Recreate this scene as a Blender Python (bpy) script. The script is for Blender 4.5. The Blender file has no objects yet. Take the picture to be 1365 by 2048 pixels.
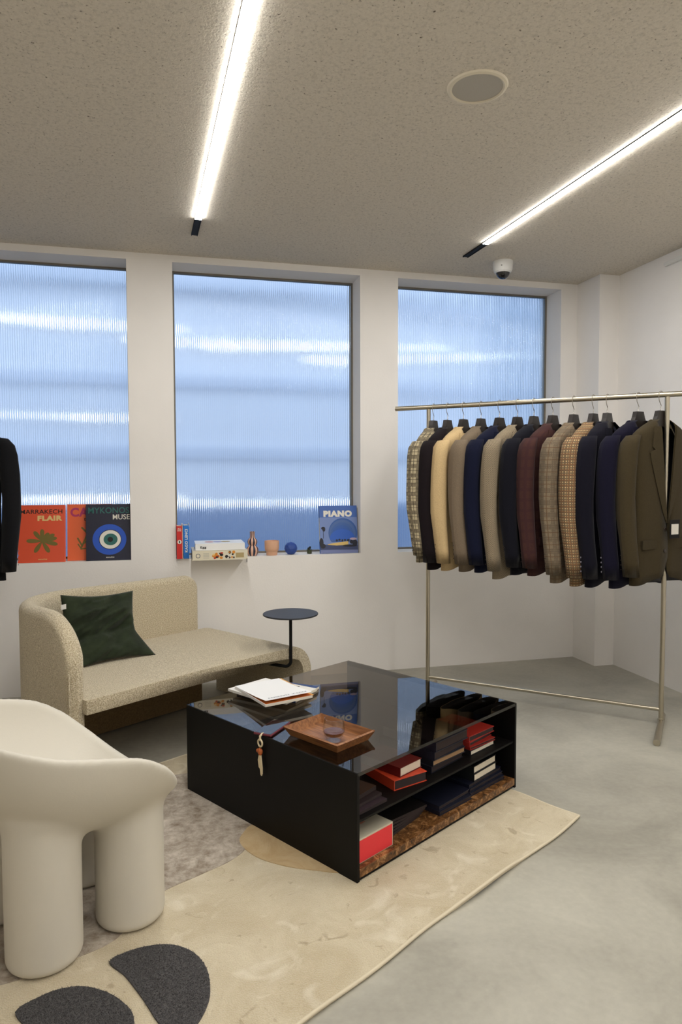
import bpy, bmesh, math, random
import numpy as np
from mathutils import Vector, Matrix
random.seed(7)
SC = bpy.context.scene
COL = SC.collection
PI = math.pi

# ------------------------------------------------------------------ camera
YAW, PITCH, ROLL, FPX, CAMZ = 0.2454, -0.0486, -0.0027, 1392.6, 1.3
cam_d = bpy.data.cameras.new('camera')
cam = bpy.data.objects.new('camera', cam_d); COL.objects.link(cam)
Fv = Vector((math.sin(YAW)*math.cos(PITCH), math.cos(YAW)*math.cos(PITCH), math.sin(PITCH)))
Rv = Vector((math.cos(YAW), -math.sin(YAW), 0)); Uv = Rv.cross(Fv)
R2 = Rv*math.cos(ROLL)+Uv*math.sin(ROLL); U2 = -Rv*math.sin(ROLL)+Uv*math.cos(ROLL)
M = Matrix((R2, U2, -Fv)).transposed().to_4x4(); M.translation = (0, 0, CAMZ)
cam.matrix_world = M
cam_d.sensor_fit = 'HORIZONTAL'; cam_d.sensor_width = 36; cam_d.lens = FPX*36/1365
cam_d.clip_start = .02
SC.camera = cam
# ------------------------------------------------------------------ world (cool daylight seen only through the windows) and exposure
w = bpy.data.worlds.new('sky'); SC.world = w; w.use_nodes = True
w.node_tree.nodes['Background'].inputs[0].default_value = (.66, .79, 1.0, 1)
w.node_tree.nodes['Background'].inputs[1].default_value = 1.8
vs = SC.view_settings
vs.view_transform = 'Standard'; vs.look = 'None'; vs.gamma = 1; vs.use_curve_mapping = False
vs.exposure = 0.0
STRIP = 92.0          # emission of the ceiling strip lights

# ------------------------------------------------------------------ helpers
def lin(c):
    return tuple((x/255/12.92 if x/255 <= .04045 else ((x/255+.055)/1.055)**2.4) for x in c)
def newmat(name):
    m = bpy.data.materials.new(name); m.use_nodes = True
    nt = m.node_tree; b = nt.nodes['Principled BSDF']
    return m, nt, b
def mat(name, rgb, rough=.6, metal=0, var=0, vscale=8, bump=0, bscale=60, spec=.5, coord='Object', sheen=0):
    m, nt, b = newmat(name)
    c = lin(rgb)
    b.inputs['Base Color'].default_value = (*c, 1); b.inputs['Roughness'].default_value = rough
    b.inputs['Metallic'].default_value = metal; b.inputs['Specular IOR Level'].default_value = spec
    if sheen: b.inputs['Sheen Weight'].default_value = sheen
    tc = nt.nodes.new('ShaderNodeTexCoord')
    if var:
        n = nt.nodes.new('ShaderNodeTexNoise'); n.inputs['Scale'].default_value = vscale; n.inputs['Detail'].default_value = 6
        r = nt.nodes.new('ShaderNodeValToRGB')
        r.color_ramp.elements[0].position = .3; r.color_ramp.elements[1].position = .7
        r.color_ramp.elements[0].color = (*[x*(1-var) for x in c], 1); r.color_ramp.elements[1].color = (*[min(1, x*(1+var)) for x in c], 1)
        nt.links.new(tc.outputs[coord], n.inputs['Vector']); nt.links.new(n.outputs['Fac'], r.inputs[0]); nt.links.new(r.outputs[0], b.inputs['Base Color'])
    if bump:
        n = nt.nodes.new('ShaderNodeTexNoise'); n.inputs['Scale'].default_value = bscale; n.inputs['Detail'].default_value = 4
        bp = nt.nodes.new('ShaderNodeBump'); bp.inputs['Strength'].default_value = bump; bp.inputs['Distance'].default_value = .01
        nt.links.new(tc.outputs[coord], n.inputs['Vector']); nt.links.new(n.outputs['Fac'], bp.inputs['Height']); nt.links.new(bp.outputs[0], b.inputs['Normal'])
    return m
def emit(name, rgb, s):
    m = bpy.data.materials.new(name); m.use_nodes = True; nt = m.node_tree; nt.nodes.clear()
    e = nt.nodes.new('ShaderNodeEmission'); o = nt.nodes.new('ShaderNodeOutputMaterial')
    e.inputs[0].default_value = (*rgb, 1); e.inputs[1].default_value = s
    nt.links.new(e.outputs[0], o.inputs[0]); return m
class N:   # tiny node-graph helper
    def __init__(s, nt): s.nt = nt
    def math(s, op, a, b=None, clamp=False):
        n = s.nt.nodes.new('ShaderNodeMath'); n.operation = op; n.use_clamp = clamp
        for i, v in enumerate((a, b)):
            if v is None: continue
            if hasattr(v, 'is_linked'): s.nt.links.new(v, n.inputs[i])
            else: n.inputs[i].default_value = v
        return n.outputs[0]
    def mix(s, fac, a, b):
        n = s.nt.nodes.new('ShaderNodeMix'); n.data_type = 'RGBA'
        for i, v in ((0, fac), (6, a), (7, b)):
            if hasattr(v, 'is_linked'): s.nt.links.new(v, n.inputs[i])
            elif i == 0: n.inputs[0].default_value = v
            else: n.inputs[i].default_value = (*v, 1)
        return n.outputs[2]

def link(name, me, m=None, parent=None, loc=None, rot=None, smooth=False):
    o = bpy.data.objects.new(name, me); COL.objects.link(o)
    if m is not None:
        if len(me.materials) == 0: me.materials.append(m)
    if parent is not None: o.parent = parent
    if loc is not None: o.location = loc
    if rot is not None: o.rotation_euler = rot
    if smooth:
        for p in me.polygons: p.use_smooth = True
    return o
def mesh(name, bm):
    bmesh.ops.recalc_face_normals(bm, faces=bm.faces[:])
    me = bpy.data.meshes.new(name); bm.to_mesh(me); bm.free(); return me
def pydata(name, v, f, uv=None):
    me = bpy.data.meshes.new(name); me.from_pydata([tuple(x) for x in v], [], f); me.update()
    if uv is not None:
        ul = me.uv_layers.new(name='UVMap')
        for p in me.polygons:
            for li in p.loop_indices: ul.data[li].uv = uv[me.loops[li].vertex_index]
    return me
def box_bm(bm, lo, hi, bev=0, seg=2):
    r = bmesh.ops.create_cube(bm, size=1)
    vs_ = r['verts']
    for v in vs_:
        v.co = Vector([(lo[i]+hi[i])/2+(v.co[i])*(hi[i]-lo[i]) for i in range(3)])
    if bev:
        ed = list({e for v in vs_ for e in v.link_edges})
        bmesh.ops.bevel(bm, geom=ed, offset=bev, segments=seg, affect='EDGES', profile=.5)
def box(name, lo, hi, m, parent=None, bev=0, seg=2, loc=None, rot=None):
    bm = bmesh.new(); box_bm(bm, lo, hi, bev, seg)
    return link(name, mesh(name, bm), m, parent, loc, rot)
def prism(name, pts, z0, z1, m, parent=None, bev=0, loc=None, rot=None, smooth=False):
    bm = bmesh.new()
    a = [bm.verts.new((x, y, z0)) for x, y in pts]; b = [bm.verts.new((x, y, z1)) for x, y in pts]
    bm.faces.new(a[::-1]); top = bm.faces.new(b); n = len(pts)
    for i in range(n): bm.faces.new((a[i], a[(i+1) % n], b[(i+1) % n], b[i]))
    if bev: bmesh.ops.bevel(bm, geom=list(top.edges), offset=bev, segments=2, affect='EDGES', profile=.5)
    return link(name, mesh(name, bm), m, parent, loc, rot, smooth)
def tube_me(name, pts, r, n=12, closed=False, caps=True):
    pts = [Vector(p) for p in pts]; k = len(pts)
    rs = r if isinstance(r, (list, tuple)) else [r]*k
    v, f = [], []
    prev = None
    for i, p in enumerate(pts):
        if closed: t = (pts[(i+1) % k]-pts[i-1]).normalized()
        else: t = (pts[min(i+1, k-1)]-pts[max(i-1, 0)]).normalized()
        if prev is None: a = t.orthogonal().normalized()
        else: a = (prev-t*prev.dot(t)).normalized()
        prev = a; b = t.cross(a)
        for j in range(n):
            an = 2*PI*j/n; v.append(p+(a*math.cos(an)+b*math.sin(an))*rs[i])
    for i in range(k if closed else k-1):
        for j in range(n):
            f.append((i*n+j, i*n+(j+1) % n, ((i+1) % k)*n+(j+1) % n, ((i+1) % k)*n+j))
    if caps and not closed:
        f.append(tuple(range(n))[::-1]); f.append(tuple((k-1)*n+j for j in range(n)))
    return pydata(name, v, f)
def smooth_by_angle(o, ang=40):
    me = o.data
    for p in me.polygons: p.use_smooth = True
    bm = bmesh.new(); bm.from_mesh(me)
    for e in bm.edges:
        if len(e.link_faces) == 2 and e.calc_face_angle(0) > math.radians(ang): e.smooth = False
    bm.to_mesh(me); bm.free()
def tube(name, pts, r, m, parent=None, n=12, closed=False):
    o = link(name, tube_me(name, pts, r, n, closed), m, parent); smooth_by_angle(o, 50); return o
def lathe_me(name, prof, n=32, close=False):
    v, f = [], []
    k = len(prof)
    for r, z in prof:
        for j in range(n):
            a = 2*PI*j/n; v.append((r*math.cos(a), r*math.sin(a), z))
    for i in range(k if close else k-1):
        i2 = (i+1) % k
        for j in range(n): f.append((i*n+j, i*n+(j+1) % n, i2*n+(j+1) % n, i2*n+j))
    if not close:
        if prof[0][0] > 1e-5: f.append(tuple(range(n))[::-1])
        if prof[-1][0] > 1e-5: f.append(tuple((k-1)*n+j for j in range(n)))
    me = pydata(name, v, f)
    bm = bmesh.new(); bm.from_mesh(me); bmesh.ops.remove_doubles(bm, verts=bm.verts[:], dist=1e-6)
    bmesh.ops.recalc_face_normals(bm, faces=bm.faces[:]); bm.to_mesh(me); bm.free(); return me
def lathe(name, prof, m, parent=None, n=32, loc=None, close=False, ang=40):
    o = link(name, lathe_me(name, prof, n, close), m, parent, loc); smooth_by_angle(o, ang); return o
def thing(name, label, cat, loc=(0, 0, 0), rotz=0, group=None, rot=None):
    o = bpy.data.objects.new(name, None); COL.objects.link(o); o.empty_display_size = .1
    o.location = loc; o.rotation_euler = rot if rot else (0, 0, rotz)
    return tag(o, label, cat, group)
def tag(o, label, cat, group=None):
    o['label'] = label; o['category'] = cat
    if group: o['group'] = group
    return o
def struct(o): o['kind'] = 'structure'; return o
def text(name, body, m, parent, width, height, loc, rot=(0, 0, 0), bold=.0, depth=.0003):
    cu = bpy.data.curves.new(name, 'FONT'); cu.body = body; cu.size = 1; cu.offset = bold; cu.extrude = 0; cu.resolution_u = 3; cu.space_character = 1+bold*2.2
    t = bpy.data.objects.new('t', cu); COL.objects.link(t)
    dg = bpy.context.evaluated_depsgraph_get(); dg.update()
    me = bpy.data.meshes.new_from_object(t.evaluated_get(dg))
    bpy.data.objects.remove(t)
    xs = [v.co.x for v in me.vertices]; ys = [v.co.y for v in me.vertices]
    x0, x1, y0, y1 = min(xs), max(xs), min(ys), max(ys)
    for v in me.vertices:
        v.co.x = (v.co.x-x0)/(x1-x0)*width; v.co.y = (v.co.y-y0)/(y1-y0)*height; v.co.z = 0
    me.materials.clear()
    return link(name, me, m, parent, loc, rot)
def flat(name, pts, m, parent, loc=(0, 0, 0), rot=(0, 0, 0)):   # printed shape lying on a cover
    me = pydata(name, [(x, y, 0) for x, y in pts], [tuple(range(len(pts)))])
    return link(name, me, m, parent, loc, rot)
def ell(cx, cy, rx, ry, n=36, a0=0, a1=2*PI):
    return [(cx+rx*math.cos(a0+(a1-a0)*i/n), cy+ry*math.sin(a0+(a1-a0)*i/n)) for i in range(n if abs(a1-a0-2*PI) < 1e-6 else n+1)]

# ------------------------------------------------------------------ room data
D = 4.445; HC = 2.664; WT = 2.622; WS = .80; RD = .1985
XL, XR = -2.3, 2.995; YB = -1.6
WIN = [(-1.44, -.2173), (.0521, 1.247), (1.5075, 2.7182)]
TH = .26

# ------------------------------------------------------------------ surface materials
def wall_mat():
    return mat('wall_paint', (238, 234, 229), .75, var=.025, vscale=3, bump=.06, bscale=90, spec=.3)
M_wall = wall_mat()
def floor_mat():
    m, nt, b = newmat('polished_concrete'); g = N(nt)
    tc = nt.nodes.new('ShaderNodeTexCoord')
    n1 = nt.nodes.new('ShaderNodeTexNoise'); n1.inputs['Scale'].default_value = 1.6; n1.inputs['Detail'].default_value = 8; n1.inputs['Roughness'].default_value = .62; n1.inputs['Distortion'].default_value = .7
    n2 = nt.nodes.new('ShaderNodeTexNoise'); n2.inputs['Scale'].default_value = 45; n2.inputs['Detail'].default_value = 5
    for n in (n1, n2): nt.links.new(tc.outputs['Object'], n.inputs[0])
    r = nt.nodes.new('ShaderNodeValToRGB'); r.color_ramp.elements[0].position = .33; r.color_ramp.elements[1].position = .68
    r.color_ramp.elements[0].color = (*lin((145, 141, 129)), 1); r.color_ramp.elements[1].color = (*lin((184, 180, 166)), 1)
    f = g.math('ADD', g.math('MULTIPLY', n1.outputs[0], .85), g.math('MULTIPLY', n2.outputs[0], .15))
    nt.links.new(f, r.inputs[0]); nt.links.new(r.outputs[0], b.inputs['Base Color'])
    b.inputs['Specular IOR Level'].default_value = .35
    nt.links.new(g.math('ADD', g.math('MULTIPLY', n1.outputs[0], .25), .38), b.inputs['Roughness'])
    bp = nt.nodes.new('ShaderNodeBump'); bp.inputs['Strength'].default_value = .04; bp.inputs['Distance'].default_value = .005
    nt.links.new(n2.outputs[0], bp.inputs['Height']); nt.links.new(bp.outputs[0], b.inputs['Normal'])
    return m
def ceil_mat():
    m, nt, b = newmat('stippled_plaster'); g = N(nt)
    tc = nt.nodes.new('ShaderNodeTexCoord')
    n1 = nt.nodes.new('ShaderNodeTexNoise'); n1.inputs['Scale'].default_value = 110; n1.inputs['Detail'].default_value = 3; n1.inputs['Roughness'].default_value = .6; n1.inputs['Distortion'].default_value = .6
    n2 = nt.nodes.new('ShaderNodeTexNoise'); n2.inputs['Scale'].default_value = 60; n2.inputs['Detail'].default_value = 4; n2.inputs['Roughness'].default_value = .7
    for n in (n1, n2): nt.links.new(tc.outputs['Object'], n.inputs[0])
    r = nt.nodes.new('ShaderNodeValToRGB'); e = r.color_ramp.elements
    e[0].position = .28; e[0].color = (*lin((98, 88, 74)), 1); e[1].position = .36; e[1].color = (*lin((212, 203, 188)), 1)
    x = e.new(.72); x.color = (*lin((222, 214, 199)), 1)
    nt.links.new(n1.outputs[0], r.inputs[0])
    r2 = nt.nodes.new('ShaderNodeValToRGB'); e = r2.color_ramp.elements
    e[0].position = .3; e[0].color = (.8, .8, .8, 1); e[1].position = .5; e[1].color = (1, 1, 1, 1)
    nt.links.new(n2.outputs[0], r2.inputs[0])
    mu = nt.nodes.new('ShaderNodeMix'); mu.data_type = 'RGBA'; mu.blend_type = 'MULTIPLY'; mu.inputs[0].default_value = 1
    nt.links.new(r.outputs[0], mu.inputs[6]); nt.links.new(r2.outputs[0], mu.inputs[7]); nt.links.new(mu.outputs[2], b.inputs['Base Color'])
    b.inputs['Roughness'].default_value = .9; b.inputs['Specular IOR Level'].default_value = .2
    bp = nt.nodes.new('ShaderNodeBump'); bp.inputs['Strength'].default_value = .35; bp.inputs['Distance'].default_value = .006
    nt.links.new(n1.outputs[0], bp.inputs['Height']); nt.links.new(bp.outputs[0], b.inputs['Normal'])
    return m

# ------------------------------------------------------------------ room shell
struct(box('floor', (XL-.2, YB-.2, -.1), (XR+.2, D+TH, 0), floor_mat()))
struct(box('ceiling', (XL-.2, YB-.2, HC), (XR+.2, D+TH, HC+.1), ceil_mat()))
bm = bmesh.new()
edges = [XL-.2] + [x for wn in WIN for x in wn] + [XR+.2]
for i in range(0, len(edges), 2): box_bm(bm, (edges[i], D, 0), (edges[i+1], D+TH, HC))
for a, b_ in WIN:
    box_bm(bm, (a, D, 0), (b_, D+TH, WS)); box_bm(bm, (a, D, WT), (b_, D+TH, HC))
struct(link('wall_back', mesh('wall_back', bm), M_wall))
bm = bmesh.new(); box_bm(bm, (XR, YB-.2, 0), (XR+.2, D, HC)); box_bm(bm, (2.8465, D-.2645, 0), (XR, D, HC))
struct(link('wall_right', mesh('wall_right', bm), M_wall))
struct(box('wall_left', (XL-.2, YB-.2, 0), (XL, D, HC), M_wall))
struct(box('wall_front', (XL-.2, YB-.2, 0), (XR+.2, YB, HC), M_wall))

# windows: thin grey-brown frame, fluted translucent sheet
def pane_mat():
    m, nt, b = newmat('fluted_glass')
    b.inputs['Base Color'].default_value = (.93, .97, 1, 1)
    b.inputs['Transmission Weight'].default_value = 1; b.inputs['Roughness'].default_value = .11; b.inputs['IOR'].default_value = 1.45
    return m
def web_mat():
    m = bpy.data.materials.new('translucent_web'); m.use_nodes = True; nt = m.node_tree; nt.nodes.clear()
    a = nt.nodes.new('ShaderNodeBsdfTranslucent'); a.inputs[0].default_value = (.8, .88, .95, 1)
    b_ = nt.nodes.new('ShaderNodeBsdfTransparent'); b_.inputs[0].default_value = (.8, .86, .92, 1)
    x = nt.nodes.new('ShaderNodeMixShader'); x.inputs[0].default_value = .5; o = nt.nodes.new('ShaderNodeOutputMaterial')
    nt.links.new(a.outputs[0], x.inputs[1]); nt.links.new(b_.outputs[0], x.inputs[2]); nt.links.new(x.outputs[0], o.inputs[0]); return m
M_web = web_mat()
M_pane = pane_mat(); M_frame = mat('window_putty', (118, 111, 98), .6)
for i, (a, b_) in enumerate(WIN):
    root = bpy.data.objects.new('window_%d' % (i+1), None); COL.objects.link(root); struct(root)
    y0 = D+RD
    g = .011
    bm = bmesh.new()
    box_bm(bm, (a, y0-.006, WS), (a+g, y0+.03, WT)); box_bm(bm, (b_-g, y0-.006, WS), (b_, y0+.03, WT))
    box_bm(bm, (a+g, y0-.006, WS), (b_-g, y0+.03, WS+g)); box_bm(bm, (a+g, y0-.006, WT-g), (b_-g, y0+.03, WT))
    link('window_frame', mesh('window_frame', bm), M_frame, root)
    # fluted sheet: closed slab, vertical flutes on the room side
    pitch = .0132; npp = 6; x0, x1 = a+g*.5, b_-g*.5
    n = int((x1-x0)/pitch*npp); v, f = [], []
    for k in range(n+1):
        x = x0+(x1-x0)*k/n; yy = y0+.006-.0034*abs(math.cos(PI*(x-x0)/pitch))
        for z in (WS+g*.5, WT-g*.5): v += [(x, yy, z), (x, y0+.012, z)]
    for k in range(n):
        q = 4*k; f += [(q, q+4, q+6, q+2), (q+1, q+3, q+7, q+5), (q, q+1, q+5, q+4), (q+2, q+6, q+7, q+3)]
    f += [(0, 2, 3, 1), (4*n, 4*n+1, 4*n+3, 4*n+2)]
    o = link('fluted_pane', pydata('fluted_pane', v, f), M_pane, root); smooth_by_angle(o, 60)
    # thin upright webs behind the face, one per flute
    v, f = [], []
    k = 0
    while x0+pitch*(k+.5) < x1:
        x = x0+pitch*(k+.5); q = len(v)
        for xx in (x-.0016, x+.0016):
            for yy in (y0+.0125, y0+.0165):
                v += [(xx, yy, WS+g), (xx, yy, WT-g)]
        f += [(q, q+1, q+5, q+4), (q+2, q+6, q+7, q+3), (q, q+2, q+3, q+1), (q+4, q+5, q+7, q+6)]; k += 1
    o = link('sheet_webs', pydata('sheet_webs', v, f), M_web, root); o['kind'] = 'stuff'

# the yard outside the windows
M_fac = mat('facade_render', (214, 220, 228), .9, var=.05, vscale=1)
M_fac2 = mat('facade_band', (196, 205, 218), .9)
M_fac3 = mat('facade_plinth', (128, 148, 178), .9)
M_yard = mat('yard_paving', (84, 100, 124), .9, var=.1, vscale=3)
struct(box('exterior_ground', (-9, D+TH+.02, -.1), (12, 9.4, 0), M_yard))
fac = struct(box('exterior_facade', (-9, 9, 0), (12, 9.4, 4.4), M_fac))
for k, (z0, z1, p) in enumerate(((.0, .95, .06), (1.55, 1.70, .04), (2.45, 2.6, .05), (3.65, 3.8, .15))):
    box('facade_ledge', (-9, 9-p, z0), (12, 9, z1), M_fac2 if k else M_fac3, fac)
M_lamp = emit('outdoor_lamp_glow', (.93, .97, 1), 8)  # invented lamps, added outside to make horizontal bright streaks in the fluted panes
M_lampb = mat('outdoor_lamp_body', (60, 62, 66), .5)
for k, (x, z, lx) in enumerate(((-1.7, 3.18, 1.2), (.9, 3.0, .9), (2.1, 3.0, .5), (3.6, 2.92, .8), (-1.5, 2.05, .5), (.9, .98, .9), (-1.6, 1.05, 1.0))):
    t = thing('outdoor_lamp', ['long white lamp high on the wall outside the window with the three propped books', 'white lamp outside, upper streak behind the middle window',
        'short white lamp outside, near the middle window\'s edge away from the sofa', 'white lamp outside behind the window with the jacket rack', 'small lamp outside at mid height behind the window with the propped books',
        'low white lamp outside behind the middle window, just above the sill items', 'low white lamp outside behind the window with the propped books'][k], 'lamp', (x, 9, z), group='lamps on the wall outside')
    box('lamp_body', (-lx/2-.03, -.05, -.06), (lx/2+.03, -.0, .06), M_lampb, t)
    box('lamp_tube', (-lx/2, -.09, -.022), (lx/2, -.05, .022), M_lamp, t, .01)

# ------------------------------------------------------------------ ceiling fittings
M_strip = emit('strip_light_glow', (1, .985, .96), STRIP)
M_black = mat('black_metal', (16, 16, 17), .65, spec=.25)
def strip(xe, slope, label):
    # xe = x at y=3.79 (lit end); runs back over the camera
    y1, y0 = 3.79, -1.2
    L = y1-y0; ang = math.atan(slope)
    t = thing('strip_light', label, 'ceiling light', (xe, y1, HC), ang, group='linear ceiling lights')
    box('track', (-.018, -L, -.006), (.018, .255, 0), M_black, t)
    box('track_lip', (-.018, .0, -.009), (-.014, .255, -.006), M_black, t); box('track_lip', (.014, .0, -.009), (.018, .255, -.006), M_black, t)
    box('light_diffuser', (-.0175, -L, -.0085), (.0175, 0, -.006), M_strip, t)
strip(.181, .039, 'long glowing white strip light over the sofa side, ending towards the middle window')
strip(1.82, .048, 'long glowing white strip light ending above the jacket rack by the dome camera')
M_cream = mat('cream_plastic', (222, 212, 190), .5); M_grille = mat('speaker_grille', (186, 180, 168), .7, bump=.4, bscale=600)
t = thing('ceiling_speaker', 'round flush ceiling speaker with cream rim and grey grille', 'speaker', (1.074, 2.31, HC))
lathe('rim', [(.088, 0), (.088, -.006), (.094, -.009), (.103, -.006), (.106, 0)], M_cream, t, 64)
lathe('grille', [(.089, 0), (.089, -.004), (.06, -.0055), (0, -.006)], M_grille, t, 64)
M_wp = mat('white_plastic', (225, 224, 220), .4); M_smoke = mat('smoked_dome', (14, 15, 18), .08, spec=.8)
t = thing('dome_camera', 'small white dome security camera on ceiling above the jacket rack', 'camera', (2.085, 4.09, HC))
lathe('housing', [(.063, 0), (.063, -.012), (.06, -.05), (.054, -.064), (.046, -.068), (.0, -.066)], M_wp, t, 40)
lathe('dome', [(.043, -.066)]+[(.043*math.cos(a*PI/16), -.066-.043*math.sin(a*PI/16)) for a in range(1, 8)]+[(0, -.109)], M_smoke, t, 40)
lathe('trim_ring', [(.049, -.064), (.049, -.071), (.043, -.072), (.043, -.064)], M_wp, t, 40, close=True)
lathe('screw', [(0, -.0), (.004, -.0), (.004, .003), (0, .003)], M_black, t, 10, loc=(-.035, -.052, -.04))
t = thing('cable_trunking', 'thin white cable trunking along the top of the right-hand wall', 'trunking', (XR, 3.0, 2.60))
box('channel', (-.022, -2.5, -.012), (0, .715, .012), M_wp, t, .002); box('cover', (-.026, -2.5, -.008), (-.022, .715, .008), M_wp, t)

# ------------------------------------------------------------------ rug
ra = .54
RA = Vector((math.cos(ra), math.sin(ra))); RB = Vector((-math.sin(ra), math.cos(ra)))
def rug_mat():
    m, nt, b = newmat('rug_pile'); g = N(nt)
    tc = nt.nodes.new('ShaderNodeTexCoord')
    n1 = nt.nodes.new('ShaderNodeTexNoise'); n1.inputs['Scale'].default_value = 4.5; n1.inputs['Detail'].default_value = 7; n1.inputs['Roughness'].default_value = .65; n1.inputs['Distortion'].default_value = 1.2
    n2 = nt.nodes.new('ShaderNodeTexNoise'); n2.inputs['Scale'].default_value = 260; n2.inputs['Detail'].default_value = 2
    vo = nt.nodes.new('ShaderNodeTexNoise'); vo.inputs['Scale'].default_value = 8; vo.inputs['Detail'].default_value = 4; vo.inputs['Distortion'].default_value = 1.2
    n3 = nt.nodes.new('ShaderNodeTexNoise'); n3.inputs['Scale'].default_value = 17; n3.inputs['Detail'].default_value = 3; n3.inputs['Distortion'].default_value = .8
    for n in (n1, n2, vo, n3): nt.links.new(tc.outputs['Object'], n.inputs[0])
    r = nt.nodes.new('ShaderNodeValToRGB'); r.color_ramp.elements[0].position = .3; r.color_ramp.elements[1].position = .7
    r.color_ramp.elements[0].color = (*lin((182, 166, 134)), 1); r.color_ramp.elements[1].color = (*lin((216, 204, 177)), 1)
    nt.links.new(g.math('ADD', g.math('MULTIPLY', n1.outputs[0], .68), g.math('MULTIPLY', n2.outputs[0], .32)), r.inputs[0])
    tuft = g.math('MULTIPLY', g.math('SUBTRACT', vo.outputs[0], .57, True), 9, True)     # brushed light tufts
    c = g.mix(g.math('MULTIPLY', tuft, .5), r.outputs[0], lin((228, 218, 196)))
    spot = g.math('MULTIPLY', g.math('SUBTRACT', n3.outputs[0], .64, True), 14, True)     # trodden stains
    c = g.mix(g.math('MULTIPLY', spot, .5), c, lin((136, 114, 80)))
    nt.links.new(c, b.inputs['Base Color'])
    b.inputs['Roughness'].default_value = .9; b.inputs['Specular IOR Level'].default_value = .2; b.inputs['Sheen Weight'].default_value = .25
    bp = nt.nodes.new('ShaderNodeBump'); bp.inputs['Strength'].default_value = .7; bp.inputs['Distance'].default_value = .006
    nt.links.new(g.math('ADD', n2.outputs[0], g.math('MULTIPLY', n1.outputs[0], 1.2)), bp.inputs['Height']); nt.links.new(bp.outputs[0], b.inputs['Normal'])
    return m
rug = thing('rug', 'large beige wool rug with charcoal half-moon shapes under the coffee table', 'rug')
a0, a1, b0, b1 = -.75, 2.485, 1.195, 2.775
NA, NB = 90, 50
v, f = [], []
def edge_wob(a, b):
    e = min((a1-a)/.5, 1)
    near = math.exp(-((b-b0)/.06)**2)
    return near*.012*max(0, math.sin(a*7.3+.6))*(1 if a > 1.35 else .2)
for i in range(NA+1):
    for j in range(NB+1):
        a = a0+(a1-a0)*i/NA; b = b0+(b1-b0)*j/NB
        da = .006*math.sin(b*9)+.003*math.sin(b*23); db = (.004*math.sin(a*5.1)+.004*math.sin(a*13))
        ka = (i/NA); kb = 1-j/NB
        p = RA*(a+da*ka)+RB*(b+db*kb)
        v.append((p.x, p.y, .012+edge_wob(a, b)))
nv = len(v)
for i in range(NA):
    for j in range(NB):
        q = i*(NB+1)+j; f.append((q, q+NB+1, q+NB+2, q+1))
M_rug = rug_mat()
M_bind = mat('rug_binding', (206, 194, 168), .8)
o = link('pile_field', pydata('pile_field', v, f), M_rug, rug, smooth=True)
bd = [i*(NB+1) for i in range(NA+1)] + [NA*(NB+1)+j for j in range(1, NB+1)] + [i*(NB+1)+NB for i in range(NA-1, -1, -1)] + [j for j in range(NB-1, 0, -1)]
vv = [v[i] for i in bd]+[(v[i][0], v[i][1], 0.0+max(0, v[i][2]-.016)) for i in bd]; nb = len(bd)
link('backing_edge', pydata('backing_edge', vv, [(k, (k+1) % nb, nb+(k+1) % nb, nb+k) for k in range(nb)]), M_bind, rug)
tube('binding_cord', [(x, y, z-.004) for x, y, z in [v[i] for i in bd]], .0055, M_bind, rug, 8, True)
def cr(pts, n=8):   # closed Catmull-Rom
    out = []; k = len(pts); P = [Vector(p) for p in pts]
    for i in range(k):
        p0, p1, p2, p3 = P[i-1], P[i], P[(i+1) % k], P[(i+2) % k]
        for s in range(n):
            t = s/n
            out.append(.5*((2*p1)+(p2-p0)*t+(2*p0-5*p1+4*p2-p3)*t*t+(3*p1-p0-3*p2+p3)*t**3))
    return [(q.x, q.y) for q in out]
def pile_mat(name, c0, c1, sc=9, dist=.8):
    m, nt, b = newmat(name)
    tc = nt.nodes.new('ShaderNodeTexCoord'); n1 = nt.nodes.new('ShaderNodeTexNoise'); n1.inputs['Scale'].default_value = sc; n1.inputs['Detail'].default_value = 9; n1.inputs['Roughness'].default_value = .75; n1.inputs['Distortion'].default_value = dist
    nt.links.new(tc.outputs['Object'], n1.inputs[0])
    r = nt.nodes.new('ShaderNodeValToRGB'); r.color_ramp.elements[0].position = .35; r.color_ramp.elements[1].position = .68
    r.color_ramp.elements[0].color = (*lin(c0), 1); r.color_ramp.elements[1].color = (*lin(c1), 1)
    nt.links.new(n1.outputs[0], r.inputs[0]); nt.links.new(r.outputs[0], b.inputs['Base Color'])
    b.inputs['Roughness'].default_value = .95; b.inputs['Specular IOR Level'].default_value = .15; b.inputs['Sheen Weight'].default_value = .2
    bp = nt.nodes.new('ShaderNodeBump'); bp.inputs['Strength'].default_value = .7; bp.inputs['Distance'].default_value = .008
    nt.links.new(n1.outputs[0], bp.inputs['Height']); nt.links.new(bp.outputs[0], b.inputs['Normal'])
    return m
M_gp = pile_mat('grey_pile', (126, 110, 90), (206, 195, 180), 16, .25)
M_tp = pile_mat('tan_pile', (176, 148, 104), (196, 172, 132), 8)
M_dp = pile_mat('charcoal_pile', (46, 44, 45), (100, 96, 95), 170)
GREY = [(-.80, 1.86), (-.45, 1.87), (-.26, 1.93), (-.158, 1.985), (-.09, 2.10), (-.028, 2.185), (.087, 2.25), (.19, 2.31), (.25, 2.38), (.25, 2.47), (.30, 2.54), (.33, 2.75), (.22, 2.98), (.06, 3.06), (-.12, 2.98), (-.4, 2.8), (-.62, 2.62), (-.80, 2.3)]
TAN = [(.235, 2.41), (.25, 2.48), (.31, 2.54), (.45, 2.45), (.58, 2.25), (.55, 2.15), (.45, 2.185), (.36, 2.235), (.28, 2.31)]
def patch(name, pts, z, m, label=None):
    o = prism(name, cr(pts), .009, z, m, rug, .002)
    if label: o['label'] = label
    return o
patch('grey_patch', GREY, .0138, M_gp, 'brushed grey-brown area of the rug')
patch('tan_patch', TAN, .0142, M_tp, 'tan leaf-shaped area of the rug')
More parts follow.
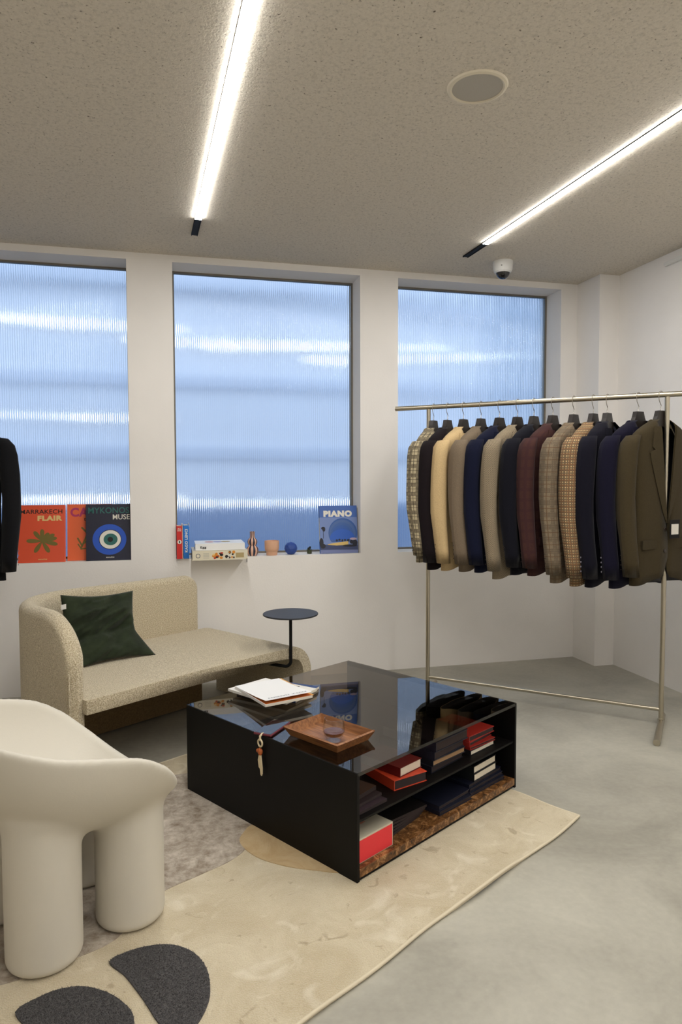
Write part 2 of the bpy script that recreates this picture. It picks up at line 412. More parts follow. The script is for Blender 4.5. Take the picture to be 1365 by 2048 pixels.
MOON1 = [(-.166, 1.89), (-.122, 1.919), (-.063, 1.929), (-.003, 1.918), (.05, 1.875), (.082, 1.807), (.089, 1.731), (.079, 1.673), (.05, 1.615), (.01, 1.575), (-.035, 1.64), (-.077, 1.735), (-.123, 1.826)]
MOON2 = [(-.372, 1.765), (-.334, 1.795), (-.285, 1.815), (-.225, 1.812), (-.168, 1.779), (-.124, 1.733), (-.095, 1.677), (-.096, 1.60), (-.13, 1.54), (-.20, 1.56), (-.29, 1.645), (-.345, 1.715)]
def inside(p, poly):
    c = False; j = len(poly)-1
    for i in range(len(poly)):
        if (poly[i][1] > p[1]) != (poly[j][1] > p[1]) and p[0] < (poly[j][0]-poly[i][0])*(p[1]-poly[i][1])/(poly[j][1]-poly[i][1])+poly[i][0]: c = not c
        j = i
    return c
for pts in (MOON1, MOON2):
    o = patch('half_moon', pts, .017, M_dp, 'raised charcoal half-moon of long pile')
    poly = cr(pts); xs = [q[0] for q in poly]; ys = [q[1] for q in poly]
    v, f = [], []
    rr = random.Random(3)
    while len(f) < 12000:
        x = rr.uniform(min(xs), max(xs)); y = rr.uniform(min(ys), max(ys))
        if not inside((x, y), poly): continue
        an = rr.uniform(0, 2*PI); dx, dy = .0013*math.cos(an), .0013*math.sin(an); lx, ly = rr.gauss(0, .0025), rr.gauss(0, .0025)
        k = len(v); h = rr.uniform(.002, .004)
        v += [(x-dx, y-dy, .016), (x+dx, y+dy, .016), (x+lx, y+ly, .016+h)]; f.append((k, k+1, k+2))
    fo = link('pile_fibres', pydata('pile_fibres', v, f), M_dp, o); fo['kind'] = 'stuff'

# ------------------------------------------------------------------ coffee table (local x = along open side, y = depth)
TX, TY, TA, TL, TW, TZ = .5702, 2.0777, .548, .9667, .9668, .3686
M_lac = mat('black_lacquer', (8, 7, 7), .5, spec=.2)
def thin_ior(nt, n):   # same reflectance on both faces of an unrefracted sheet
    g = N(nt); ge = nt.nodes.new('ShaderNodeNewGeometry')
    return g.math('ADD', g.math('MULTIPLY', ge.outputs['Backfacing'], 1/n-n), n)
def smoked_glass():
    m = bpy.data.materials.new('smoked_glass'); m.use_nodes = True; nt = m.node_tree; nt.nodes.clear()
    tr = nt.nodes.new('ShaderNodeBsdfTransparent'); tr.inputs[0].default_value = (.50, .44, .37, 1)
    gl = nt.nodes.new('ShaderNodeBsdfGlossy'); gl.inputs['Roughness'].default_value = .012
    gl.inputs[0].default_value = (1, 1, 1, 1)
    fr = nt.nodes.new('ShaderNodeFresnel'); nt.links.new(thin_ior(nt, 1.55), fr.inputs[0])
    mx = nt.nodes.new('ShaderNodeMixShader'); o = nt.nodes.new('ShaderNodeOutputMaterial')
    nt.links.new(fr.outputs[0], mx.inputs[0]); nt.links.new(tr.outputs[0], mx.inputs[1]); nt.links.new(gl.outputs[0], mx.inputs[2]); nt.links.new(mx.outputs[0], o.inputs[0])
    return m
def marble():
    m, nt, b = newmat('brown_marble'); g = N(nt)
    tc = nt.nodes.new('ShaderNodeTexCoord')
    n1 = nt.nodes.new('ShaderNodeTexNoise'); n1.inputs['Scale'].default_value = 34; n1.inputs['Detail'].default_value = 8; n1.inputs['Roughness'].default_value = .75; n1.inputs['Distortion'].default_value = .7
    nt.links.new(tc.outputs['Object'], n1.inputs[0])
    r = nt.nodes.new('ShaderNodeValToRGB'); e = r.color_ramp.elements
    e[0].position = .34; e[0].color = (*lin((38, 26, 16)), 1); e[1].position = .52; e[1].color = (*lin((112, 74, 40)), 1)
    x = e.new(.66); x.color = (*lin((186, 138, 88)), 1); x = e.new(.75); x.color = (*lin((226, 196, 150)), 1)
    nt.links.new(n1.outputs[0], r.inputs[0]); nt.links.new(r.outputs[0], b.inputs['Base Color']); b.inputs['Roughness'].default_value = .25
    return m
tab = thing('coffee_table', 'low square black coffee table with smoked glass top and brown marble bottom shelf', 'table', (TX, TY, .012), TA)
z = -.012   # table-local z0 is the rug surface
PT = .012
box('side_panel', (0, 0, 0), (PT, TW, TZ-.014), M_lac, tab, .001)
box('side_panel', (TL-PT, 0, 0), (TL, TW, TZ-.014), M_lac, tab, .001)
box('glass_top', (.002, 0, TZ-.024), (TL-.002, TW, TZ-.012), smoked_glass(), tab)
box('middle_shelf', (PT, .008, .188), (TL-PT, TW-.008, .196), M_lac, tab)
box('marble_slab', (PT, .0, .012), (TL-PT, TW, .040), marble(), tab, .001)
box('base_board', (PT, .006, 0), (TL-PT, TW-.006, .012), M_lac, tab)
TM = Matrix.Translation((TX, TY, 0)) @ Matrix.Rotation(TA, 4, 'Z')
def tloc(a, b, z): return tuple(TM @ Vector((a, b, z)))

# books lying / standing: local x = width, y = height of page (spine along y at x=0), z = thickness
M_page = mat('page_edges', (226, 216, 196), .85, bump=.25, bscale=300); M_darkpage = mat('dark_page_edges', (46, 34, 34), .85)
_cm = {}
def cm(rgb, rough=.5):
    k = (rgb, rough)
    if k not in _cm: _cm[k] = mat('cover_%d_%d_%d' % rgb, rgb, rough)
    return _cm[k]
def book(label, w, h, t, cover, loc, rotz=0, pages=None, cat='book', group=None, name='book', hard=True, rot=None):
    r = thing(name, label, cat, loc, rotz, group, rot)
    c = .0025 if hard else .0006; inset = .003 if hard else .0
    bm = bmesh.new()
    box_bm(bm, (0, 0, 0), (w, h, c)); box_bm(bm, (0, 0, t-c), (w, h, t)); box_bm(bm, (0, 0, c), (c, h, t-c))
    link('cover', mesh('cover', bm), cm(cover), r)
    box('page_block', (c, inset, c), (w-inset, h-inset, t-c), pages or M_page, r)
    return r
def tbook(label, w, h, t, cover, a, b, z, ang, **k):
    return book(label, w, h, t, cover, tloc(a, b, z), TA+ang, **k)
ZS, ZM, ZT = .2085, .0525, TZ+.0005    # middle shelf top, marble top, glass top
H_ = PI/2
g1 = 'books on the middle shelf'; g2 = 'books on the marble shelf'
# bottom shelf
bx = thing('gift_box', 'cream and red cardboard box at the near corner of the marble shelf', 'box', tloc(.019, .022, ZM), TA)
M_cb = mat('cream_card', (196, 188, 166), .7); M_rb = mat('coral_red_card', (226, 52, 58), .6); M_rt = mat('red_print', (220, 84, 50), .6)
box('box_body', (0, 0, 0), (.182, .25, .082), M_cb, bx, .001)
box('red_front_panel', (.0, -.0006, .003), (.178, .0, .076), M_rb, bx)
text('box_lettering', 'lagerman', M_rt, bx, .085, .014, (.03, .062, .0825), bold=.01); text('box_lettering', 'box', M_rt, bx, .028, .010, (.03, .044, .0825), bold=.01)
for k in range(5):
    tbook(['lowest', 'second', 'middle', 'fourth', 'topmost'][k]+' of the five thin dark magazines fanned behind the cream and red box', .22, .29, .009, (30, 22, 18) if k % 2 else (24, 19, 18), .205+.004*k, .055+.006*k, ZM+.0092*k, .12-.05*k, pages=M_darkpage, name='magazine', cat='magazine', group='dark magazines on marble shelf', hard=False)
for k in range(2):
    tbook(['lower', 'upper'][k]+' navy folder lying flat nearest the middle of the marble shelf', .20, .28, .016, (20, 23, 40), .475+.006*k, .028+.006*k, ZM+.0165*k, -.03+.05*k, pages=M_darkpage, group=g2)
for k in range(3):
    tbook(['bottom', 'middle', 'top'][k]+' navy folder under the two white-paged books on the marble shelf', .24, .30, .014, (19, 22, 40), .685+.003*k, .035+.005*k, ZM+.0145*k, .02*(k-1), pages=M_darkpage, group=g2)
for k in range(2):
    tbook(['lower', 'upper'][k]+' black book with white page edges facing the open side', .17, .21, .030, (22, 24, 28), .725, .045+.002*k, ZM+.044+.0305*k, .03, group=g2)
# middle shelf
for k in range(3):
    tbook(['lowest', 'middle', 'topmost'][k]+' brown-black magazine at the near end of the middle shelf', .16, .24, .010+.004*(k == 2), [(48, 36, 44), (40, 30, 34), (62, 42, 30)][k], .02+.004*k, .03+.02*k, ZS+.0105*k+.016*(k == 2)*0, .05*k, pages=M_darkpage, name='magazine', cat='magazine', group=g1, hard=False)
tbook('orange hardback book lying under the dark red one on the middle shelf', .15, .20, .036, (204, 70, 42), .255, .062, ZS, -.55+.35, pages=M_darkpage, group=g1)
tbook('dark red hardback book lying on the orange book on the middle shelf', .125, .19, .034, (104, 22, 22), .290, .064, ZS+.0365, .02, group=g1)
zz = ZS
for k, (t_, w_, an) in enumerate(((.026, .21, .03), (.022, .20, -.02), (.030, .20, .04), (.036, .205, .0))):
    tbook(['lowest', 'second', 'third', 'topmost'][k]+' of the four thick navy books stacked on the middle shelf', w_, .26, t_, [(20, 22, 36), (26, 28, 40), (24, 26, 44), (26, 29, 48)][k], .46+.004*k, .055-.004*k, zz, an, pages=M_darkpage if k != 1 else mat('tan_pages', (150, 118, 84), .8), group=g1); zz += t_+.0005
zz = ZS
for k, (t_, w_, c_, an) in enumerate(((.020, .17, (22, 20, 24), .0), (.012, .165, (146, 36, 28), -.06), (.016, .17, (150, 38, 32), .05), (.022, .175, (164, 42, 36), -.02))):
    tbook(['black book with pale pages under the red books at the far end of the shelf', 'lowest thin red book at the far end of the middle shelf', 'middle thin red book at the far end of the middle shelf', 'top red book at the far end of the middle shelf'][k], w_, .21, t_, c_, .70+.002*k, .045+.004*k, zz, an, pages=M_page if k == 0 else M_darkpage, group=g1); zz += t_+.0005

# on the glass top: four fanned magazines
M_ink = mat('grey_ink', (92, 96, 104), .7); M_navy = mat('navy_print', (26, 48, 92), .6); M_pink = mat('pink_print', (214, 96, 104), .6); M_ora = mat('orange_inside', (218, 120, 44), .7)
zz = ZT
mg = 'fanned magazines on the glass top'
LM = [('bottom magazine of the fan with navy and pink cover edge', (38, 62, 110), .325, .655, .34, .011),
      ('white magazine, second from the bottom of the fan on the glass top', (226, 222, 212), .262, .640, .20, .011),
      ('white magazine just under the orange-lined top one on the glass top', (232, 229, 222), .195, .640, .04, .010),
      ('white magazine with an orange inside page on top of the fan', (236, 234, 230), .140, .625, -.22, .010)]
for k, (lb, c_, a_, b_, an, t_) in enumerate(LM):
    r = tbook(lb, .215, .29, t_, c_, a_, b_, zz, an, name='magazine', cat='magazine', group=mg, hard=False)
    if k == 0:
        for q in range(5): flat('cover_print', [(.06+.03*q, .262), (.08+.03*q, .262), (.08+.03*q, .285), (.06+.03*q, .285)], [M_pink, M_navy][q % 2], r, (0, 0, t_+.0003))
    if k == 1: text('cover_lettering', 'F1', mat('black_ink', (26, 26, 28), .7), r, .03, .022, (.20, .10, t_+.0003), (0, 0, PI), .02)
    if k == 3:
        # top cover slightly lifted over an orange page
        vv = []; nn = 10
        for i in range(nn+1):
            q = i/nn; zc = t_+.001+.014*(1-q)**2
            vv += [(.002, .29*q, zc), (.213, .29*q, zc)]
        me = pydata('cover_sheet', vv, [(2*i, 2*i+1, 2*i+3, 2*i+2) for i in range(nn)])
        o = link('cover_sheet', me, cm((238, 237, 234)), r); md = o.modifiers.new('s', 'SOLIDIFY'); md.thickness = .0006
        flat('orange_page', [(.003, .002), (.213, .002), (.213, .285), (.003, .285)], M_ora, r, (0, 0, t_+.0004))
        flat('orange_page', [(.2132, .0), (.222, .0), (.222, .285), (.2132, .285)], mat('tan_fold', (214, 160, 84), .7), r, (0, 0, t_+.0004))
        for wd, x0, wl in (('FRITZ', .197, .066), ('HANSEN', .118, .092)):
            text('cover_lettering', wd, M_ink, r, wl, .012, (x0, .030, t_+.0139), (.085, 0, PI))
    zz += t_+.0006
# phone
M_pg = mat('phone_screen', (8, 9, 12), .06, spec=.8); M_pb = mat('phone_case', (96, 28, 40), .5)
ph = thing('phone', 'dark phone in a wine red case lying near the table edge', 'phone', tloc(.008, .432, ZT), TA+.42-.06)
bm = bmesh.new(); box_bm(bm, (0, 0, 0), (.152, .074, .008), .003)
link('case', mesh('case', bm), M_pb, ph)
box('screen', (.004, .004, .008), (.148, .070, .0088), M_pg, ph, .0003)
# tray
def wood_mat(name, c0, c1):
    m, nt, b = newmat(name)
    tc = nt.nodes.new('ShaderNodeTexCoord'); mp = nt.nodes.new('ShaderNodeMapping'); mp.inputs['Scale'].default_value = (40, 4, 40)
    n1 = nt.nodes.new('ShaderNodeTexNoise'); n1.inputs['Scale'].default_value = 2.2; n1.inputs['Detail'].default_value = 6; n1.inputs['Distortion'].default_value = .6
    nt.links.new(tc.outputs['Object'], mp.inputs[0]); nt.links.new(mp.outputs[0], n1.inputs[0])
    r = nt.nodes.new('ShaderNodeValToRGB'); r.color_ramp.elements[0].position = .3; r.color_ramp.elements[1].position = .7
    r.color_ramp.elements[0].color = (*lin(c0), 1); r.color_ramp.elements[1].color = (*lin(c1), 1)
    nt.links.new(n1.outputs[0], r.inputs[0]); nt.links.new(r.outputs[0], b.inputs['Base Color']); b.inputs['Roughness'].default_value = .45
    return m
M_wood = wood_mat('walnut', (104, 62, 32), (158, 106, 62))
tr = thing('serving_tray', 'square walnut tray with flared sides on the glass top', 'tray', tloc(.1515, .2815, ZT), TA+.02)
tw, tl, th_, fl = .098, .136, .032, .018
box('tray_base', (-tw+fl, -tl+fl, 0), (tw-fl, tl-fl, .008), M_wood, tr)
def tray_side(p0, p1, q0, q1):   # bottom line p, top line q, thickness inwards
    P = [Vector(x) for x in (p0, p1, q1, q0)]
    c = Vector((0, 0, .02)); n = (P[1]-P[0]).cross(P[3]-P[0]).normalized()
    if n.dot(c-P[0]) < 0: n = -n
    I = [p+n*.007 for p in P]
    return pydata('tray_side', [tuple(p) for p in P+I], [(0, 1, 2, 3), (7, 6, 5, 4), (0, 4, 5, 1), (1, 5, 6, 2), (2, 6, 7, 3), (3, 7, 4, 0)])
B4 = [(-tw+fl, -tl+fl, 0), (tw-fl, -tl+fl, 0), (tw-fl, tl-fl, 0), (-tw+fl, tl-fl, 0)]; T4 = [(-tw, -tl, th_), (tw, -tl, th_), (tw, tl, th_), (-tw, tl, th_)]
for k in range(4): link('tray_side', tray_side(B4[k], B4[(k+1) % 4], T4[k], T4[(k+1) % 4]), M_wood, tr)
# whisky glass
def glass_mat():
    m = bpy.data.materials.new('clear_glass'); m.use_nodes = True; nt = m.node_tree; nt.nodes.clear()
    tr_ = nt.nodes.new('ShaderNodeBsdfTransparent'); tr_.inputs[0].default_value = (.96, .97, .97, 1)
    gl = nt.nodes.new('ShaderNodeBsdfGlossy'); gl.inputs['Roughness'].default_value = .02
    lw = nt.nodes.new('ShaderNodeFresnel'); nt.links.new(thin_ior(nt, 1.5), lw.inputs[0])
    mx = nt.nodes.new('ShaderNodeMixShader'); o = nt.nodes.new('ShaderNodeOutputMaterial')
    nt.links.new(lw.outputs[0], mx.inputs[0]); nt.links.new(tr_.outputs[0], mx.inputs[1]); nt.links.new(gl.outputs[0], mx.inputs[2]); nt.links.new(mx.outputs[0], o.inputs[0]); return m
def liquid_mat():
    m, nt, b = newmat('amber_drink'); b.inputs['Base Color'].default_value = (.30, .085, .02, 1); b.inputs['Transmission Weight'].default_value = .75; b.inputs['Roughness'].default_value = .02; b.inputs['IOR'].default_value = 1.33; return m
gl = thing('whisky_glass', 'rounded whisky tumbler with a little amber drink on the tray', 'glass', tloc(.130, .234, ZT+.0083))
outer = [(.0, .0), (.024, .0), (.026, .002), (.027, .012), (.034, .020), (.039, .032), (.0395, .042), (.0375, .058), (.0345, .072), (.033, .080)]
inner = [(.0316, .080), (.033, .072), (.036, .058), (.038, .042), (.0375, .033), (.032, .022), (.02, .0165), (0, .016)]
lathe('bowl', outer+inner, glass_mat(), gl, 40)
lathe('drink', [(0, .0165), (.0195, .017), (.0315, .0225), (.0366, .033), (.0367, .034), (0, .034)], liquid_mat(), gl, 40)
# key ring with tassel hanging from the table edge
M_rope = mat('cream_cord', (216, 200, 164), .8); M_leath = mat('orange_leather', (176, 92, 40), .6)
kr = thing('key_ring', 'cream ring with leather knot and tassel hanging over the table side', 'key ring', tloc(-.006, .470, .30), TA)
tube('strap', [(.02, 0, TZ-.3+.004), (.004, 0, TZ-.3+.007), (-.006, .0, TZ-.3+.0), (-.006, 0, .062), (-.005, 0, .052)], .004, M_rope, kr, 8)
tube('ring', [(-.006+.001*math.sin(a), .013*math.sin(a), .044+.013*math.cos(a)) for a in [2*PI*i/24 for i in range(24)]], .0032, M_rope, kr, 8, True)
bm = bmesh.new(); bmesh.ops.create_icosphere(bm, subdivisions=2, radius=.011)
for v_ in bm.verts: v_.co = Vector((v_.co.x*.8-.006, v_.co.y*1.0, v_.co.z*1.3+.012+.002*math.sin(v_.co.y*500)))
link('leather_knot', mesh('leather_knot', bm), M_leath, kr, smooth=True)
bm = bmesh.new(); bmesh.ops.create_icosphere(bm, subdivisions=2, radius=.007)
for v_ in bm.verts: v_.co = Vector((v_.co.x-.006, v_.co.y+.013, v_.co.z+.013))
link('leather_knot', mesh('leather_knot', bm), M_leath, kr, smooth=True)
for k, (dy, ln) in enumerate(((-.006, -.068), (-.002, -.074), (.002, -.072), (.007, -.05))):
    tube('tassel_strand', [(-.006, dy*.4, .004), (-.007, dy*1.3, -.02), (-.007, dy*1.2-.004, -.045), (-.006, dy*.6-.006, ln)], .0028, M_rope, kr, 7)

# ------------------------------------------------------------------ sofa
SA = .61; SU = Vector((math.cos(SA), math.sin(SA))); SV = Vector((-math.sin(SA), math.cos(SA)))
def boucle():
    m, nt, b = newmat('boucle'); g = N(nt)
    tc = nt.nodes.new('ShaderNodeTexCoord')
    n1 = nt.nodes.new('ShaderNodeTexNoise'); n1.inputs['Scale'].default_value = 210; n1.inputs['Detail'].default_value = 2; n1.inputs['Roughness'].default_value = .6
    vo = nt.nodes.new('ShaderNodeTexVoronoi'); vo.inputs['Scale'].default_value = 230
    for n in (n1, vo): nt.links.new(tc.outputs['Object'], n.inputs[0])
    r = nt.nodes.new('ShaderNodeValToRGB'); r.color_ramp.elements[0].position = .3; r.color_ramp.elements[1].position = .7
    r.color_ramp.elements[0].color = (*lin((164, 147, 114)), 1); r.color_ramp.elements[1].color = (*lin((230, 218, 190)), 1)
    nt.links.new(n1.outputs[0], r.inputs[0]); nt.links.new(r.outputs[0], b.inputs['Base Color'])
    b.inputs['Roughness'].default_value = .95; b.inputs['Specular IOR Level'].default_value = .15; b.inputs['Sheen Weight'].default_value = .3
    bp = nt.nodes.new('ShaderNodeBump'); bp.inputs['Strength'].default_value = .7; bp.inputs['Distance'].default_value = .006
    nt.links.new(g.math('SUBTRACT', n1.outputs[0], g.math('MULTIPLY', vo.outputs[0], .7)), bp.inputs['Height']); nt.links.new(bp.outputs[0], b.inputs['Normal'])
    return m
M_bou = boucle()
M_bou2 = mat('plinth_fabric', (120, 98, 66), .95, var=.2, vscale=120, bump=.4, bscale=150)
sofa = thing('sofa', 'cream boucle sofa with a wrap-around back and a waterfall end', 'sofa', (0, 0, 0), SA)   # local x=u y=v
# seat: profile in (u,z) swept over v
def seat_profile():
    up, lo = [], []
    zt, t, R = .398, .06, .15; uc = 2.60
    up.append((1.425, zt))
    for k in range(6): up.append((1.425+(uc-1.425)*(k+1)/6, zt+.004*math.sin(PI*(k+1)/6)))
    for k in range(1, 11):
        a = PI/2*k/10; up.append((uc+R*math.sin(a), zt-R+R*math.cos(a)))
    up.append((uc+R, .12)); up.append((uc+R, .003))
    lo.append((uc+R-t, .003)); lo.append((uc+R-t, .12))
    for k in range(10, -1, -1):
        a = PI/2*k/10; lo.append((uc+(R-t)*math.sin(a), zt-R+(R-t)*math.cos(a)))
    lo.append((1.425, zt-t))
    return up, lo
up, lo = seat_profile(); prof = up+lo
v, f = [], []
vs_v = [2.612+(3.36-2.612)*k/12 for k in range(13)]
n = len(prof)
for vv_ in vs_v:
    ul = 1.425 if vv_ < 3.01 else 1.80-.385*math.sqrt(max(0, 1-((vv_-3.01)/.385)**2))+.01
    for (u_, z_) in prof: v.append((max(u_, ul), vv_, z_))
for i in range(12):
    for j in range(n): f.append((i*n+j, i*n+(j+1) % n, (i+1)*n+(j+1) % n, (i+1)*n+j))
nu, nl = len(up), len(lo)
def capface(o_, rev):
    out = []
    # match upper and lower strips from both ends
    i, j = 0, n-1
    while i+1 < j:
        out.append((o_+i, o_+i+1, o_+j)); i += 1
        if i+1 < j: out.append((o_+i, o_+j-1, o_+j)); j -= 1
    return [x[::-1] for x in out] if rev else out
f += capface(0, True)+capface(12*n, False)
me = pydata('seat', v, f)
bm = bmesh.new(); bm.from_mesh(me); bmesh.ops.recalc_face_normals(bm, faces=bm.faces[:])
eds = [e for e in bm.edges if len(e.link_faces) == 2 and e.calc_face_angle(0) > 1.0]
bmesh.ops.bevel(bm, geom=eds, offset=.018, segments=3, affect='EDGES', profile=.5, clamp_overlap=True)
bm.to_mesh(me); bm.free()
link('seat', me, M_bou, sofa, smooth=True)
tube('piping', [(u_, 2.618, z_-.006) for (u_, z_) in up[:-2]], .0055, M_bou, sofa, 8)
# back + arm: wall swept along a plan path
path = []
for k in range(9): path.append((2.57-(2.57-1.80)*k/8, 3.395))
for k in range(1, 13):
    a = PI/2*k/12; path.append((1.80-.385*math.sin(a), 3.395-.385+.385*math.cos(a)))
for k in range(1, 9): path.append((1.415-.012*k/8, 3.01-(3.01-2.640)*k/8))
# arc length
S = [0]
for k in range(1, len(path)): S.append(S[-1]+math.dist(path[k], path[k-1]))
T = S[-1]; hw = .038
def ztop(s):
    z = .725+.02*s/T
    r1 = .09
    if s < r1: z -= r1-math.sqrt(max(0, r1*r1-(r1-s)**2))
    r2 = .24; e = T-s
    if e < r2: z -= 1.0*(r2-math.sqrt(max(0, r2*r2-(r2-e)**2)))
    return z
def fine(path, S, m=110):
    out = []
    for i in range(m+1):
        s = T*i/m
        # denser at the ends
        s = T*(.5-.5*math.cos(PI*i/m)) if True else s
        k = max(j for j in range(len(S)) if S[j] <= s+1e-9); k = min(k, len(S)-2)
        q = (s-S[k])/(S[k+1]-S[k]); p0, p1 = Vector(path[k]), Vector(path[k+1])
        out.append((p0.lerp(p1, q), s))
    return out
fp = fine(path, S)
v, f = [], []; NC = 0
for i, (p, s) in enumerate(fp):
    t_ = (fp[min(i+1, len(fp)-1)][0]-fp[max(i-1, 0)][0]).normalized(); nrm = Vector((-t_.y, t_.x))   # points to one side
    e = min(s, T-s); h = hw*(math.sqrt(max(.02, 1-(1-min(1, e/.03))**2)))
    zt = ztop(s); ring = []
    zb = .30 if s < .75 else (.30-.295*min(1, (s-.75)/.05))
    for q in range(5): ring.append((-h, zb+(zt-hw-zb)*q/4))
    for q in range(1, 8): a = PI*q/8; ring.append((-h*math.cos(a), zt-hw+hw*math.sin(a)))
    for q in range(4, -1, -1): ring.append((h, zb+(zt-hw-zb)*q/4))
    NC = len(ring)
    for (o_, z_) in ring: v.append((p.x+nrm.x*o_, p.y+nrm.y*o_, z_))
for i in range(len(fp)-1):
    for j in range(NC): f.append((i*NC+j, i*NC+(j+1) % NC, (i+1)*NC+(j+1) % NC, (i+1)*NC+j))
f.append(tuple(range(NC))); k = (len(fp)-1)*NC; f.append(tuple(k+j for j in range(NC))[::-1])
me = pydata('backrest', v, f); bm = bmesh.new(); bm.from_mesh(me); bmesh.ops.recalc_face_normals(bm, faces=bm.faces[:]); bm.to_mesh(me); bm.free()
link('backrest', me, M_bou, sofa, smooth=True)
# seam running down the front of the arm
k = len(fp)-7
sm = []
for i in range(len(fp)-12, len(fp)-1): pass
pe, se = fp[-4]; t_ = (fp[-1][0]-fp[-4][0]).normalized(); nrm = Vector((-t_.y, t_.x)); 
sidev = -1 if (pe+nrm*.1-Vector((2, 3))).length < (pe-nrm*.1-Vector((2, 3))).length else 1
tube('seam', [(pe.x+nrm.x*sidev*hw*.92, pe.y+nrm.y*sidev*hw*.92, .03+(ztop(se)-.06)*q/8) for q in range(9)], .004, M_bou, sofa, 6)
prism('plinth', [(1.50, 3.19), (2.45, 3.19), (2.45, 3.36), (1.64, 3.36)], .012, .345, M_bou2, sofa)
box('plinth_foot', (1.68, 3.23, 0), (2.40, 3.33, .013), M_black, sofa)
# swing side table
M_dm = mat('dark_blue_black_metal', (34, 36, 42), .5)
st = thing('side_table', 'small round black side table on a bent tube at the sofa\'s waterfall end', 'table', (.628, 3.615, 0))
lathe('table_top', [(0, .578), (.145, .578), (.1465, .580), (.1465, .584), (.145, .586), (0, .586)], M_dm, st, 64)
cx = Vector((.628, 3.615)); inn = SV*.22-SU*.14
bend = [Vector((0, 0, .578)), Vector((0, 0, .33))]
for k in range(1, 7):
    a = PI/2*k/6; q = .03*(1-math.cos(a)); dz = .03*math.sin(a); d_ = inn.normalized(); bend.append(Vector((d_.x*q, d_.y*q, .33-dz)))
d_ = inn.normalized()
for k in (.10, .18, .26): bend.append(Vector((d_.x*k, d_.y*k, .30+.008*(k > .05)+.012*(k > .15))))
tube('post', bend, .0085, M_black, st, 12)
box('mount_plate', (d_.x*.22-.05, d_.y*.22-.05, .325), (d_.x*.22+.05, d_.y*.22+.05, .338), M_black, st)
# cushion
M_vel = mat('green_velvet', (38, 46, 30), .85, var=.35, vscale=14, bump=.15, bscale=40, sheen=.12, spec=.15)
def SW(u_, v_, z_): p = SU*u_+SV*v_; return Vector((p.x, p.y, z_))
c00, c10, c01, c11 = SW(1.622, 3.075, .402), SW(2.03, 3.02, .402), SW(1.625, 3.205, .742), SW(2.04, 3.235, .708)
cm0, cm1 = SW(1.605, 3.175, .505), SW(2.02, 3.165, .515)
cu = thing('cushion', 'crumpled dark green velvet cushion leaning in the sofa corner', 'cushion', tuple((c00+c10)/2))
org = (c00+c10)/2
v, f = [], []; G = 44
nrm = ((c10-c00).cross(c01-c00)).normalized()
if nrm.dot(Vector((0, 0, 1.3))-org) < 0: nrm = -nrm
from mathutils import noise as mnoise
for side in (1, -1):
    for i in range(G+1):
        for j in range(G+1):
            s, t_ = i/G, j/G
            # edges pulled in between corners
            es = s+.045*math.sin(PI*t_)*(1-2*s)*(abs(1-2*s)**2); et = t_+.05*math.sin(PI*s)*(1-2*t_)*(abs(1-2*t_)**2)
            ed_ = et/.36 if et < .36 else (et-.36)/.64
            lo3, hi3 = (c00.lerp(c10, es), cm0.lerp(cm1, es)) if et < .36 else (cm0.lerp(cm1, es), c01.lerp(c11, es))
            P = lo3.lerp(hi3, ed_)
            puff = (max(0, 16*s*(1-s)*t_*(1-t_)))**.55
            wr = .030*mnoise.noise((s*1.8+t_*2.0, t_*7-s*4.5, 1.3))+.020*mnoise.noise((s*3+3, t_*13-s*8, 4.1))
            wr += .022*(1-2*abs(mnoise.noise((s*1.5+t_*1.2+7, t_*5.5-s*3.6, 9.1))))**3-.008
            crease = -.03*math.exp(-((t_-.36-.10*s)/.05)**2)*(1 if side > 0 else 0)
            P = P+nrm*side*(.055*puff+(wr+crease)*puff*(1 if side > 0 else .3))
            if side < 0: P = P+nrm*.0
            P.z = max(P.z, .4015)
            v.append(tuple(P-org))
    o_ = 0 if side > 0 else (G+1)**2
    for i in range(G):
        for j in range(G):
            q = o_+i*(G+1)+j; f.append((q, q+G+1, q+G+2, q+1) if side > 0 else (q, q+1, q+G+2, q+G+1))
me = pydata('cover', v, f); bm = bmesh.new(); bm.from_mesh(me); bmesh.ops.remove_doubles(bm, verts=bm.verts[:], dist=.0005); bmesh.ops.recalc_face_normals(bm, faces=bm.faces[:]); bm.to_mesh(me); bm.free()
link('cover', me, M_vel, cu, smooth=True)
lp = c00.lerp(c01, .80)-org+nrm*.004
lo_ = (c00-c10).normalized()
tg = pydata('care_label', [tuple(lp+lo_*a_+Vector((0, 0, b_))+nrm*c_) for a_, b_, c_ in ((-.012, 0, .002), (.012, -.002, .002), (.012, .022, .002), (-.012, .024, .002), (-.012, 0, .004), (.012, -.002, .004), (.012, .022, .004), (-.012, .024, .004))], [(0, 1, 2, 3), (4, 5, 6, 7), (0, 1, 5, 4), (1, 2, 6, 5), (2, 3, 7, 6), (3, 0, 4, 7)])
link('care_label', tg, mat('white_label', (210, 208, 204), .8), cu)

